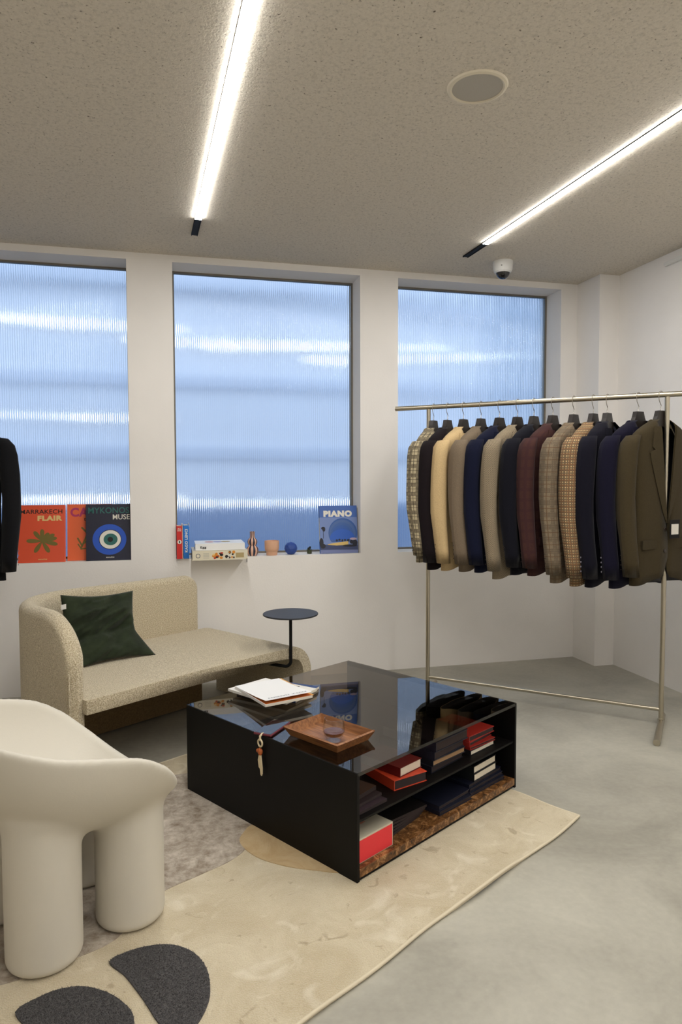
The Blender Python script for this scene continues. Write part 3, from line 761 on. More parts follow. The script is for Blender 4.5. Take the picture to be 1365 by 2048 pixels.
# ------------------------------------------------------------------ rounded four-legged tub chair (smooth union of bowl and legs)
CQ = Vector((.8504, .5261)); CP = Vector((-.5261, .8504)); CC = Vector((-.2285, 2.0225))+CP*.15
def build_chair():
    h = .0065
    P = np.arange(-.43, .431, h); Q = np.arange(-.40, .431, h); Z = np.arange(-.03, .70, h)
    p, q, z = np.meshgrid(P, Q, Z, indexing='ij')
    def ellipsoid(q0, zc, ap, aq, az, e=2.6):
        fq = (np.abs(p-.005)/ap)**e+(np.abs(q-q0)/aq)**e+(np.maximum(zc-z, 0)/az)**2.0
        f_ = fq**(1/e)-1
        gx, gy, gz = np.gradient(f_, h); gn = np.sqrt(gx*gx+gy*gy+gz*gz)+1e-4
        return np.clip(f_/np.maximum(gn, .8), -.3, .5)
    outer = ellipsoid(.055, .645, .372, .372, .365)
    inner = ellipsoid(.055, .65, .349, .349, .328)
    legs = np.full_like(p, 9.)
    for sp in (-.15, .15):
        for sq in (-.1265, .1265):
            r = np.sqrt((p-sp)**2+(q-sq)**2)
            dr = r-.098; dz = np.maximum(0.0-z, z-.42)
            rd = .022
            a = np.maximum(dr+rd, 0); b_ = np.maximum(dz+rd, 0)
            d = np.sqrt(a*a+b_*b_)+np.minimum(np.maximum(dr+rd, dz+rd), 0)-rd
            legs = np.minimum(legs, d)
    def smin(a, b_, k): hh = np.clip(.5+.5*(b_-a)/k, 0, 1); return b_*(1-hh)+a*hh-k*hh*(1-hh)
    solid = smin(outer, legs, .028)
    rim = np.interp(q, [-.40, -.27, -.15, -.05, .02, .06, .10, .15, .18, .22, .25, .29, .34, .42], [.66, .637, .600, .580, .562, .549, .528, .492, .462, .418, .380, .332, .295, .25])
    cut = (z-rim)/np.sqrt(1+np.interp(q, [-.3, 0, .15, .25, .4], [.2, .25, .45, 1.0, 1.2])**2)
    shell = -smin(-solid, inner, .012)
    F_ = -smin(-shell, -cut, .022)
    # surface nets
    inside_ = F_ < 0
    nx, ny, nz = F_.shape
    idx = -np.ones((nx-1, ny-1, nz-1), int)
    cnt = np.zeros((nx-1, ny-1, nz-1)); acc = np.zeros((nx-1, ny-1, nz-1, 3))
    cor = [(i, j, k) for i in (0, 1) for j in (0, 1) for k in (0, 1)]
    def sub(A, c): return A[c[0]:nx-1+c[0], c[1]:ny-1+c[1], c[2]:nz-1+c[2]]
    for a_ in range(8):
        for b2 in range(a_+1, 8):
            ca, cb = cor[a_], cor[b2]
            if sum(abs(x-y) for x, y in zip(ca, cb)) != 1: continue
            fa, fb = sub(F_, ca), sub(F_, cb); cr_ = (fa < 0) != (fb < 0)
            t_ = np.where(cr_, fa/np.where(cr_, fa-fb, 1), 0)
            for ax in range(3): acc[..., ax] += np.where(cr_, ca[ax]+(cb[ax]-ca[ax])*t_, 0)
            cnt += cr_
    m_ = cnt > 0; idx[m_] = np.arange(m_.sum())
    ijk = np.argwhere(m_); pos = (acc[m_]/cnt[m_][:, None]+ijk)*h+np.array([P[0], Q[0], Z[0]])
    faces = []
    for ax in range(3):
        sl0 = [slice(None)]*3; sl1 = [slice(None)]*3; sl0[ax] = slice(0, -1); sl1[ax] = slice(1, None)
        A = inside_[tuple(sl0)]; B_ = inside_[tuple(sl1)]
        e = np.argwhere(A != B_)
        u_, v_ = (ax+1) % 3, (ax+2) % 3
        e = e[(e[:, u_] > 0) & (e[:, v_] > 0)]
        du = np.zeros(3, int); du[u_] = 1; dv = np.zeros(3, int); dv[v_] = 1
        e = e[(e[:, u_] < [nx-1, ny-1, nz-1][u_]) & (e[:, v_] < [nx-1, ny-1, nz-1][v_])]
        c0 = idx[tuple((e-du-dv).T)]; c1 = idx[tuple((e-dv).T)]; c2 = idx[tuple(e.T)]; c3 = idx[tuple((e-du).T)]
        fl_ = A[tuple(e.T)]
        qd = np.stack([c0, c1, c2, c3], 1); qd[~fl_] = qd[~fl_][:, ::-1]
        faces += qd.tolist()
    # world axes: x = CQ dir (q), y = CP dir (p)
    verts = np.stack([pos[:, 1], pos[:, 0], pos[:, 2]], 1)
    faces = [tuple(x[::-1]) for x in faces]
    return verts.tolist(), faces
cv, cf = build_chair()
M_poly = mat('cream_polymer', (208, 202, 188), .5, var=.03, vscale=3, bump=.03, bscale=250, spec=.35)
me = pydata('tub_chair', cv, cf); 
ch = link('tub_chair', me, M_poly, None, (CC.x, CC.y, .0135), (0, 0, math.atan2(CQ.y, CQ.x)), True)
tag(ch, 'chunky cream moulded tub chair with four fat cylindrical legs', 'chair')
md = ch.modifiers.new('smooth', 'SMOOTH'); md.factor = .5; md.iterations = 5

# ------------------------------------------------------------------ clothes racks
R1 = Vector((1.5341, 3.9518)); RZ = 1.7241; RD_ = Vector((.7414, -.6711)); RN = Vector((.6711, .7414))
M_steel = mat('brushed_steel', (184, 176, 158), .32, metal=1)
def rack(label, origin, dirv, length, over0, over1, foot_front, foot_back):
    ang = math.atan2(dirv.y, dirv.x)
    t = thing('clothes_rack', label, 'clothes rack', (origin.x, origin.y, 0), ang, group='steel clothes racks')
    tube('top_rail', [(-over0, 0, RZ), (length+over1, 0, RZ)], .014, M_steel, t, 20)
    for x in (0, length):
        tube('post', [(x, 0, .03), (x, 0, RZ-.012)], .0125, M_steel, t, 16)
        ft = tube('foot', [(x, -foot_front, .0165), (x, foot_back, .0165)], .016, M_steel, t, 16)
        lathe('weld_collar', [(.0125, .03), (.016, .032), (.016, .038), (.0125, .04)], M_steel, t, 16, (x, 0, 0))
    tube('bottom_rail', [(0, 0, .085), (length, 0, .085)], .010, M_steel, t, 14)
    return t
rack('brushed steel rack in the corner holding thirteen jackets', R1, RD_, 1.3011, .215, .42, .32, .13)
R3 = Vector((-.98, 4.27))
rack('brushed steel rack beside the sofa holding the single black jacket', R3, Vector((-.05, -1)).normalized(), 1.25, .08, .1, .2, .2)

def cloth(name, base, kind=None, c2=(0, 0, 0), c3=None, p=.012, w=.3):
    m, nt, b = newmat(name); g = N(nt)
    uvn = nt.nodes.new('ShaderNodeUVMap'); uvn.uv_map = 'UVMap'
    sp = nt.nodes.new('ShaderNodeSeparateXYZ'); nt.links.new(uvn.outputs[0], sp.inputs[0])
    U_, V_ = sp.outputs[0], sp.outputs[1]
    n1 = nt.nodes.new('ShaderNodeTexNoise'); n1.inputs['Scale'].default_value = 220; n1.inputs['Detail'].default_value = 2
    tc = nt.nodes.new('ShaderNodeTexCoord'); nt.links.new(tc.outputs['Object'], n1.inputs[0])
    c = lin(base)
    col = g.mix(n1.outputs[0], tuple(x*.72 for x in c), tuple(min(1, x*1.28) for x in c))
    def st_(x, per, wd, off=0): return g.math('LESS_THAN', g.math('FRACT', g.math('ADD', g.math('DIVIDE', x, per), off)), wd)
    if kind == 'glen':       # fine dark weave with wider window lines
        a = g.math('ADD', st_(U_, p, w), st_(V_, p, w), True)
        big = g.math('ADD', st_(U_, p*7, .42), st_(V_, p*7, .42), True)
        col = g.mix(g.math('MULTIPLY', g.math('MULTIPLY', a, big), .8), col, lin(c2))
        ln = g.math('ADD', st_(U_, p*7, .07, .3), st_(V_, p*7, .06, .3), True)
        col = g.mix(g.math('MULTIPLY', ln, .75), col, lin(c3 or c2))
    elif kind == 'check':    # crossing lines
        a = st_(U_, p, w); b2 = st_(V_, p, w)
        col = g.mix(g.math('MULTIPLY', g.math('ADD', a, b2, True), .75), col, lin(c2))
        if c3: col = g.mix(g.math('MULTIPLY', g.math('ADD', st_(U_, p*2, w*.5, .35), st_(V_, p*2, w*.5, .35), True), .8), col, lin(c3))
    elif kind == 'hound':
        a = st_(g.math('ADD', U_, V_), p, .5); b2 = st_(g.math('SUBTRACT', U_, V_), p, .5)
        col = g.mix(g.math('MULTIPLY', g.math('MULTIPLY', a, b2), .85), col, lin(c2))
    elif kind == 'herring':
        zz_ = g.math('PINGPONG', g.math('ADD', U_, 10), .012)
        col = g.mix(g.math('MULTIPLY', st_(g.math('ADD', zz_, V_), .006, .5), .3), col, lin(c2))
    nt.links.new(col, b.inputs['Base Color'])
    b.inputs['Roughness'].default_value = .9; b.inputs['Specular IOR Level'].default_value = .15; b.inputs['Sheen Weight'].default_value = .05
    bp = nt.nodes.new('ShaderNodeBump'); bp.inputs['Strength'].default_value = .15; bp.inputs['Distance'].default_value = .003
    nt.links.new(n1.outputs[0], bp.inputs['Height']); nt.links.new(bp.outputs[0], b.inputs['Normal'])
    return m
ROWS = [(-.128, .045, .038), (-.142, .075, .044), (-.160, .115, .046), (-.182, .155, .047), (-.204, .186, .047), (-.232, .200, .046), (-.28, .202, .046), (-.36, .196, .047), (-.46, .188, .047), (-.56, .183, .046), (-.64, .182, .045), (-.72, .186, .045), (-.82, .193, .045), (-.90, .198, .044), (-.955, .200, .042)]
VB = -.66    # the front closes here
def gw(z): return 0.004 if z < VB else .004+.060*((z-VB)/(-.128-VB))**.9
def rowat(z):
    zs = [r[0] for r in ROWS][::-1]
    return float(np.interp(z, zs, [r[1] for r in ROWS][::-1])), float(np.interp(z, zs, [r[2] for r in ROWS][::-1]))
def fy(x, z):
    hw_, d_ = rowat(z); return d_*(max(0, 1-abs(x/hw_)**2.6))**.42
def jacket_meshes(seed, hem=0.0, wide=1.0):
    rr = random.Random(seed); out = {}
    v, f, uv = [], [], []; NA_ = 40
    ph1, ph2 = rr.uniform(0, 6), rr.uniform(0, 6)
    for (z_, hw_, d_) in ROWS:
        zz_ = z_-hem*max(0, (-z_-.3)/.655)
        g_ = min(gw(z_), hw_*.8)
        s0 = math.asin(min(1, g_/hw_))
        for i in range(NA_+1):
            # param from front-right edge round the back to the front-left edge
            a = -PI/2+s0+(2*PI-2*s0)*i/NA_
            cx_, sy_ = math.cos(a), math.sin(a)
            x = hw_*math.copysign(abs(cx_)**.75, cx_); y = d_*math.copysign(abs(sy_)**.8, sy_)
            drop = max(0, (-z_-.45)/.5)
            k_ = 1+.07*drop*math.sin(a*5+ph1)+.05*drop*math.sin(a*9+ph2)
            if i == 0: x = g_
            if i == NA_: x = -g_+(.012 if z_ < VB else 0)
            y2 = y*k_
            if i == NA_ and z_ < VB: y2 -= .004
            hr = .0
            if z_ < -.86: # rounded front skirts
                fr_ = max(0, -sy_)**6; hr = .035*fr_*((-z_-.86)/.095)
                if i in (0, NA_): x = math.copysign(abs(x)+.03*((-z_-.86)/.095)**2, x if i == 0 else -1)
            v.append((x*wide, y2, zz_+hr)); uv.append((a*.115, zz_))
    for r_ in range(len(ROWS)-1):
        for i in range(NA_): q = r_*(NA_+1)+i; f.append((q, q+NA_+1, q+NA_+2, q+1))
    out['body'] = pydata('body', v, f, uv)
    for sd in (-1, 1):
        pts = [(.158, .0, -.208), (.194, .0, -.214), (.217, .002, -.25), (.226, .004, -.30), (.232, .006, -.40), (.236, .006, -.52), (.238, .0, -.62), (.236, -.010, -.72), (.232, -.022, -.83), (.230, -.030, -.905)]
        rx = [.018, .034, .043, .046, .047, .046, .044, .042, .040, .039]; ry = [.022, .038, .048, .050, .050, .048, .047, .044, .041, .039]
        v, f, uv = [], [], []; n_ = 20
        for k, (x, y, z_) in enumerate(pts):
            zz_ = z_-hem*max(0, (-z_-.3)/.655)
            for j in range(n_+1):
                a = 2*PI*j/n_
                w_ = 1+.06*math.sin(a*3+ph1+z_*9)*(k > 2)+.03*math.sin(z_*40+a*2)*(k in (5, 6, 7))
                v.append((sd*(x+rx[k]*w_*math.cos(a))*wide, y+ry[k]*w_*math.sin(a), zz_)); uv.append((a*.05, zz_))
        for k in range(len(pts)-1):
            for j in range(n_): q = k*(n_+1)+j; f.append((q, q+1, q+n_+2, q+n_+1))
        # cuff turned inwards
        q0 = (len(pts)-1)*(n_+1); b0_ = len(v)
        for j in range(n_+1):
            x, y, z_ = v[q0+j]; cx_, cy_ = sd*pts[-1][0]*wide, pts[-1][1]
            v.append((cx_+(x-cx_)*.84, cy_+(y-cy_)*.84, z_+.05)); uv.append((j*.01, z_))
        for j in range(n_): f.append((q0+j, q0+j+1, b0_+j+1, b0_+j))
        f.append(tuple(range(n_)))
        out['sleeve%d' % sd] = pydata('sleeve', v, f, uv)
        # lapel
        zs_ = [-.168, -.20, -.235, -.270, -.285, -.30, -.34, -.40, -.47, -.54, -.60, -.648]
        lw = [.040, .050, .060, .066, .050, .084, .080, .068, .053, .036, .020, .004]
        v, f, uv = [], [], []
        for z_, l_ in zip(zs_, lw):
            g_ = gw(z_)
            for lay in (.0035, .0075):
                for q in range(4):
                    x = g_-.004+l_*q/3; v.append((sd*x*wide, -fy(x, z_)-lay-.003*(1-q/3), z_-hem*max(0, (-z_-.3)/.655))); uv.append((x, z_))
        for k in range(len(zs_)-1):
            for lay in (0, 4):
                for q in range(3): b_ = k*8+lay+q; f.append((b_, b_+1, b_+9, b_+8))
            for q in (0, 3): b_ = k*8+q; f.append((b_, b_+4, b_+12, b_+8))
        out['lapel%d' % sd] = pydata('lapel', v, f, uv)
    # collar
    v, f, uv = [], [], []; n_ = 24
    for j in range(n_+1):
        a = -.95+(PI+1.9)*j/n_
        ex = math.cos(a); ey = math.sin(a)
        for (rr_, z_) in ((.046, -.138), (.052, -.127), (.060, -.133), (.077, -.166)):
            zz_ = z_-.055*max(0, -ey)
            v.append((rr_*ex*1.05, rr_*ey*.85+.004, zz_)); uv.append((a*.06, zz_))
    for j in range(n_):
        for q in range(3): b_ = j*4+q; f.append((b_, b_+1, b_+5, b_+4))
    out['collar'] = pydata('collar', v, f, uv)
    return out
M_hang = mat('dark_hanger_wood', (38, 32, 29), .4); M_btn = mat('dark_button', (44, 34, 26), .35); M_stitch = mat('pale_stitch', (120, 116, 126), .6); M_lin = mat('lining', (22, 20, 24), .5)
M_chrome = mat('hook_metal', (176, 170, 160), .25, metal=1)
def hanger(label, loc, rz):
    t = thing('hanger', label, 'hanger', loc, rz, group='hangers on the racks')
    # neck block: trapezoid, with shoulder arms
    v = []
    sec = [(-.082, .026, .011), (-.112, .036, .013), (-.140, .050, .015), (-.165, .090, .017), (-.192, .140, .019), (-.212, .166, .019)]
    fr = [(x, z_) for (z_, x, d_) in sec]+[(.160, -.222), (.115, -.206), (.07, -.185), (.03, -.168), (0, -.163)]
    pr_ = fr+[(-x, z_) for (x, z_) in fr[::-1][1:]]
    bm = bmesh.new(); A_ = [bm.verts.new((x, -.013, z_)) for x, z_ in pr_]; B_ = [bm.verts.new((x, .013, z_)) for x, z_ in pr_]
    nn = len(pr_)
    for i in range(nn): bm.faces.new((A_[i], A_[(i+1) % nn], B_[(i+1) % nn], B_[i]))
    fa = bm.faces.new(A_); fb = bm.faces.new(B_[::-1]); bmesh.ops.triangulate(bm, faces=[fa, fb])
    link('hanger_body', mesh('hanger_body', bm), M_hang, t)
    hk = [(0, 0, -.09), (0, 0, -.062), (.004, 0, -.056), (-.001, 0, -.048), (-.012, 0, -.030), (-.0165, 0, -.010), (-.0165, 0, .002)]
    for k in range(1, 11): a = PI*k/10*1.15; hk.append((-.0165*math.cos(a), 0, .002+.0165*math.sin(a)))
    tube('hook', hk, .0019, M_chrome, t, 8)
    return t
def jacket(label, loc, rz, cl, seed, hem=0, stitch=False, tagcard=False, wide=1.0):
    t = thing('jacket', label, 'jacket', loc, rz, group='jackets on the racks')
    P_ = jacket_meshes(seed, hem, wide)
    b = link('body', P_['body'], cl, t, smooth=True); b.data.materials.append(M_lin)
    md = b.modifiers.new('s', 'SOLIDIFY'); md.thickness = .003; md.offset = -1; md.material_offset = 1; md.material_offset_rim = 0
    for sd in (-1, 1):
        s_ = link('sleeve', P_['sleeve%d' % sd], cl, t, smooth=True)
        link('lapel', P_['lapel%d' % sd], cl, t)
        for k in range(4):
            z_ = -.80-.024*k-hem*.8
            x_ = sd*(.238-.005*k*.3)*wide; y_ = .004+.018-.006*k
            bm = bmesh.new(); bmesh.ops.create_icosphere(bm, subdivisions=1, radius=.0034)
            for q in bm.verts: q.co = Vector((q.co.x*.5+x_+sd*.034, q.co.y, q.co.z*(1.6 if stitch else 1)+z_))
            link('cuff_button', mesh('cuff_button', bm), M_stitch if stitch else M_btn, s_)
    link('collar', P_['collar'], cl, t, smooth=True)
    for z_ in (-.675, -.79):
        lathe('front_button', [(0, 0), (.009, 0), (.0095, .002), (.008, .004), (0, .0035)], M_btn, t, 14, (-.012, -fy(.0, z_)-.006, z_-hem*.6)).rotation_euler = (PI/2, 0, 0)
    for sd in (-1, 1):
        box('pocket_flap', (sd*.105-.06, -fy(.105, -.74)-.004, -.79), (sd*.105+.06, -fy(.105, -.74)+.006, -.745), cl, t)
    if tagcard:
        box('price_tag', (-.02, -.085, -.735), (.052, -.083, -.64), M_black, t)
        box('price_label', (-.01, -.0865, -.715), (.042, -.085, -.662), mat('paper_label', (214, 210, 200), .7), t)
    return t
def orient(px, k):
    a = YAW+math.atan((px-682.5)/FPX); r = Vector((math.cos(a), -math.sin(a))); fw = Vector((math.sin(a), math.cos(a)))
    X = fw*math.sqrt(1-k*k)+r*k; return math.atan2(X.y, X.x)
JK = [ # px of hook, distance along rail, near-shoulder turn, hem drop, label, cloth
 (868, .032, .435, -.04, 'cream and black glen plaid jacket at the window end of the rack', cloth('glen_cream', (178, 164, 134), 'glen', (46, 40, 36), (40, 34, 30), .0075, .5), 'glen plaid'),
 (896, .120, .517, .0, 'very dark aubergine jacket between the glen plaid and cream ones', cloth('aubergine', (24, 17, 20)), 'aubergine'),
 (928, .218, .565, .0, 'plain cream tan herringbone jacket', cloth('cream_tan', (198, 172, 128), 'herring', (176, 146, 104)), 'cream tan'),
 (963, .323, .537, .0, 'taupe brown herringbone jacket next to the cream one', cloth('taupe', (120, 105, 87), 'herring', (84, 72, 60)), 'taupe'),
 (1000, .431, .613, .0, 'bright navy blue jacket between taupe and houndstooth ones', cloth('navy', (14, 18, 40)), 'bright navy'),
 (1036, .534, .605, .03, 'grey and black houndstooth jacket beside the bright navy one', cloth('houndstooth', (148, 133, 110), 'hound', (40, 34, 30), None, .010), 'houndstooth'),
 (1069, .626, .538, .0, 'near-black navy jacket beside the houndstooth one', cloth('midnight', (14, 14, 23)), 'near-black navy'),
 (1107, .729, .571, .0, 'burgundy brown jacket with dark windowpane check', cloth('burgundy_check', (66, 41, 37), 'check', (58, 34, 36), None, .055, .30), 'burgundy check'),
 (1149, .840, .494, .03, 'brown-grey glen check jacket', cloth('brown_glen', (122, 108, 88), 'glen', (96, 84, 70), (96, 70, 50), .009, .5), 'brown-grey'),
 (1188, .941, .469, .04, 'tan gun-check jacket with small navy and rust squares', cloth('gun_check', (196, 166, 120), 'check', (44, 40, 44), (120, 86, 60), .0135, .5), 'gun-check'),
 (1216, 1.012, .426, .04, 'dark ink-navy jacket with pale cuff stitches', cloth('ink_navy', (14, 13, 25)), 'ink-navy'),
 (1280, 1.165, .597, .04, 'deep purple-navy jacket beside the olive one', cloth('purple_navy', (15, 13, 32)), 'purple-navy'),
 (1323, 1.271, .627, .02, 'olive brown jacket at the front end of the rack with a hanging price tag', cloth('olive', (62, 53, 35), 'herring', (48, 41, 27)), 'olive'),
]
for i, (px, t_, k, hem, lb, cl, nm) in enumerate(JK):
    p = R1+RD_*t_; rz = orient(px, k)
    jacket(lb, (p.x, p.y, RZ), rz, cl, i, hem, stitch=(i in (10, 11)), tagcard=(i == 12))
    hanger('dark hanger with chrome hook holding the '+nm+' jacket', (p.x, p.y, RZ), rz)
p = Vector((-1.02, 4.0)); rz = math.atan2(-.25, 1)
jacket('black jacket at the very edge of the view above the sofa', (p.x, p.y, RZ), rz, cloth('black_wool', (17, 17, 20)), 77, .0, stitch=True)
hanger('dark hanger holding the lone black jacket beside the sofa', (p.x, p.y, RZ), rz)

# ------------------------------------------------------------------ things on the window sills
def sbook(label, x, w, h, t, cover, y, lean, group='art books on the sills', turn=0, z0=WS+.001):
    # upright book, front cover towards the room; local x right, z up, front at y=0
    r = thing('book', label, 'book', (x, y, z0), rot=(-lean, 0, turn), group=group)
    c = .003
    bm = bmesh.new(); box_bm(bm, (0, 0, 0), (w, c, h)); box_bm(bm, (0, t-c, 0), (w, t, h)); box_bm(bm, (0, c, 0), (c, t-c, h))
    link('cover', mesh('cover', bm), cm(cover, .45), r)
    box('page_block', (c, c, .003), (w-.003, t-c, h-.003), M_page, r)
    return r
UP = (PI/2, 0, 0)
def on(r, name, pts, m, d=.0006): return flat(name, pts, m, r, (0, -d, 0), UP)
M_blk = mat('black_print', (24, 20, 20), .6); M_cy = mat('pale_yellow_print', (232, 200, 130), .6); M_wht = mat('white_print', (232, 228, 216), .6)
M_ol = mat('olive_gold_print', (118, 104, 44), .55); M_mag = mat('magenta_print', (176, 50, 100), .6); M_teal = mat('teal_print', (44, 104, 98), .6); M_blu = mat('cobalt_print', (34, 84, 190), .55)
r = sbook('orange MARRAKECH FLAIR book propped on the sill beside the black sleeve', -.862, .262, .345, .034, (228, 86, 52), 4.452, .13)
text('title_lettering', 'MARRAKECH', M_blk, r, .236, .026, (.012, -.0006, .292), UP, .012)
text('title_lettering', 'FLAIR', M_cy, r, .14, .032, (.108, -.0006, .249), UP, .06)
text('publisher_lettering', 'assouline', M_cy, r, .05, .008, (.112, -.0006, .016), UP, .02)
for k, a in enumerate((90, 52, 128, 12, 30, 178, 238, 300, -14)):
    ln = (.072, .062, .075, .085, .08, .088, .08, .08, .09)[k]
    ca, sa = math.cos(math.radians(a)), math.sin(math.radians(a))
    pts = [(.134+ca*(.5*ln+.5*ln*math.cos(q))-sa*(.0105*math.sin(q)*(1.1+.5*math.cos(q))), .128+sa*(.5*ln+.5*ln*math.cos(q))+ca*(.0105*math.sin(q)*(1.1+.5*math.cos(q)))) for q in [2*PI*i/18 for i in range(18)]]
    on(r, 'leaf_print', pts, M_ol, .0006+.00006*k)
r = sbook('orange book with magenta letters half hidden behind the dark blue eye book', -.592, .262, .345, .034, (230, 104, 56), 4.500, .11)
text('title_lettering', 'CA', M_mag, r, .105, .056, (.018, -.0006, .268), UP, .04)
text('title_lettering', 'D', M_blk, r, .014, .016, (.098, -.0006, .244), UP, .04)
for k, (x0, z0, x1, z1, wd) in enumerate(((.078, .075, .118, .165, .010), (.118, .165, .085, .20, .011), (.108, .14, .13, .20, .010), (.085, .09, .06, .135, .010), (.078, .075, .062, .10, .008), (.09, .10, .125, .13, .009), (.075, .07, .12, .075, .008))):
    dx, dz = x1-x0, z1-z0; L_ = math.hypot(dx, dz); nx_, nz_ = -dz/L_*wd/2, dx/L_*wd/2
    cap = [(x1+wd/2*math.cos(q+math.atan2(dz, dx)), z1+wd/2*math.sin(q+math.atan2(dz, dx))) for q in [-PI/2+PI*i/6 for i in range(7)]]
    on(r, 'coral_print', [(x0-nx_, z0-nz_)]+cap+[(x0+nx_, z0+nz_)], M_ol, .0006+.00006*k)
r = sbook('dark blue MYKONOS MUSE book with blue eye motif on the sill', -.480, .266, .345, .034, (26, 28, 50), 4.462, .11)
text('title_lettering', 'MYKONOS', M_teal, r, .24, .038, (.013, -.0006, .288), UP, .014)
text('title_lettering', 'MUSE', M_wht, r, .10, .032, (.156, -.0006, .250), UP, .012)
text('publisher_lettering', 'assouline', M_wht, r, .048, .008, (.115, -.0006, .016), UP, .02)
for k, (rx, rz_, m_, dx) in enumerate(((.099, .094, M_blu, 0), (.066, .061, cm((26, 28, 50), .45), .004), (.062, .057, M_wht, .004), (.041, .036, M_teal, .006), (.016, .016, M_blk, .004))):
    on(r, 'eye_print', ell(.136+dx, .128, rx, rz_), m_, .0006+.0002*k)
# middle window
def spine_book(label, x, w, h, dep, cover, y, letters, m_, extra=None):
    r = thing('book', label, 'book', (x, y, WS+.001), group='upright books on the middle sill')
    c = .003
    bm = bmesh.new(); box_bm(bm, (0, 0, 0), (c, dep, h)); box_bm(bm, (w-c, 0, 0), (w, dep, h)); box_bm(bm, (c, 0, 0), (w-c, c, h))
    link('cover', mesh('cover', bm), cm(cover, .45), r); box('page_block', (c, c, .003), (w-c, dep-.003, h-.004), M_page, r)
    return r
r = spine_book('red book standing upright at the middle sill\'s end nearest the sofa', .056, .034, .205, .16, (206, 42, 38), 4.42, None, None)
text('spine_lettering', 'ALL', M_wht, r, .022, .009, (.006, -.0006, .184), UP, .03); text('spine_lettering', 'STAR', M_wht, r, .024, .009, (.005, -.0006, .172), UP, .03)
on(r, 'spine_roundel', ell(.017, .106, .0125, .0125), M_wht); on(r, 'roundel_figure', ell(.017, .106, .004, .009), M_blk, .0009)
box('white_jacket_flap', (.0345, .0, 0), (.0375, .158, .213), M_page, r)
r = spine_book('blue book standing upright between the red book and the stacked pair', .0975, .034, .208, .16, (32, 118, 206), 4.43, None, None)
text('spine_lettering', 'KAGO LENCI', M_wht, r, .145, .017, (.026, -.0006, .04), (PI/2, PI/2*1, 0), .03).rotation_euler = (PI/2, -PI/2, 0)
box('white_jacket_flap', (.034, .0, .2), (.0365, .158, .214), M_page, r)
# two books lying, overhanging the sill
r = thing('book', 'thick cream picture book lying flat and jutting over the middle sill', 'book', (.146, 4.303, WS+.001), group='lying books on the middle sill')
M_cs = cm((222, 214, 190), .5)
bm = bmesh.new(); box_bm(bm, (0, 0, 0), (.335, .27, .003)); box_bm(bm, (0, 0, .055), (.335, .27, .058)); box_bm(bm, (0, 0, .003), (.335, .003, .055))
link('cover', mesh('cover', bm), M_cs, r); box('page_block', (.003, .003, .003), (.332, .267, .055), M_page, r)
M_o1, M_o2, M_r1 = mat('orange_print', (214, 138, 44), .6), mat('ochre_print', (176, 156, 108), .6), mat('red_spot_print', (190, 60, 40), .6)
on(r, 'spine_roundel', ell(.034, .028, .014, .014), M_ink); on(r, 'spine_roundel', ell(.034, .028, .010, .010), M_cs, .0009)
rr = random.Random(4)
for k in range(16):
    on(r, 'spine_picture', ell(.125+rr.random()*.055, .010+rr.random()*.038, .006+.006*rr.random(), .004+.005*rr.random(), 10), [M_o1, M_o1, M_cy, M_r1, M_blk][k % 5], .0007+.00005*k)
for k in range(12):
    on(r, 'spine_picture', ell(.205+rr.random()*.05, .010+rr.random()*.038, .005+.006*rr.random(), .004+.006*rr.random(), 10), [M_blk, M_blk, M_wht, M_o1][k % 4], .0007+.00005*k)
on(r, 'spine_block', [(.262, .012), (.312, .012), (.312, .042), (.262, .042)], M_o2)
for k in range(4): on(r, 'spine_line', [(.065, .012+.009*k), (.10, .012+.009*k), (.10, .016+.009*k), (.065, .016+.009*k)], mat('faint_print', (190, 186, 172), .6))
box('black_bookmark', (.328, -.002, -.018), (.332, -.0005, .004), M_black, r)
r = thing('book', 'white book lying on top of the cream picture book', 'book', (.165, 4.315, WS+.0605), rotz=-.01, group='lying books on the middle sill')
bm = bmesh.new(); box_bm(bm, (0, 0, 0), (.30, .24, .003)); box_bm(bm, (0, 0, .038), (.30, .24, .041)); box_bm(bm, (0, 0, .003), (.30, .003, .038))
link('cover', mesh('cover', bm), cm((236, 236, 234), .4), r); box('page_block', (.003, .003, .003), (.297, .237, .038), M_page, r)
text('spine_lettering', 'Egg', M_blk, r, .036, .018, (.03, -.0006, .008), UP, .03)
for k in range(3): flat('cover_picture', ell(.09+.05*k, .12, .03, .04, 14), [mat('rose_print', (206, 150, 150), .6), mat('lilac_print', (160, 160, 200), .6), M_o2][k], r, (0, 0, .0414+.0001*k))
# striped gourd vase
def vase_prof():
    pts = [(0, 0), (.026, 0), (.034, .012), (.040, .03), (.038, .048), (.027, .062), (.0235, .066), (.029, .076), (.0325, .09), (.029, .104), (.020, .113), (.0165, .118), (.0155, .135), (.0165, .152), (.0185, .156), (.0155, .156), (.013, .15), (.013, .12), (0, .118)]
    return pts
def stripe_mat():
    m, nt, b = newmat('vase_stripes'); g = N(nt)
    tc = nt.nodes.new('ShaderNodeTexCoord'); sp = nt.nodes.new('ShaderNodeSeparateXYZ'); nt.links.new(tc.outputs['Object'], sp.inputs[0])
    an = g.math('ARCTAN2', sp.outputs[1], sp.outputs[0])
    s = g.math('GREATER_THAN', g.math('SINE', g.math('MULTIPLY', an, 8)), .05)
    nt.links.new(g.mix(s, lin((226, 180, 154)), lin((30, 34, 58))), b.inputs['Base Color']); b.inputs['Roughness'].default_value = .4; return m
o = lathe('vase', vase_prof(), stripe_mat(), None, 48, (.534, 4.495, WS+.001)); tag(o, 'small gourd vase with pink and navy vertical stripes', 'vase')
M_peach = mat('peach_ceramic', (222, 174, 142), .7, var=.05, vscale=20)
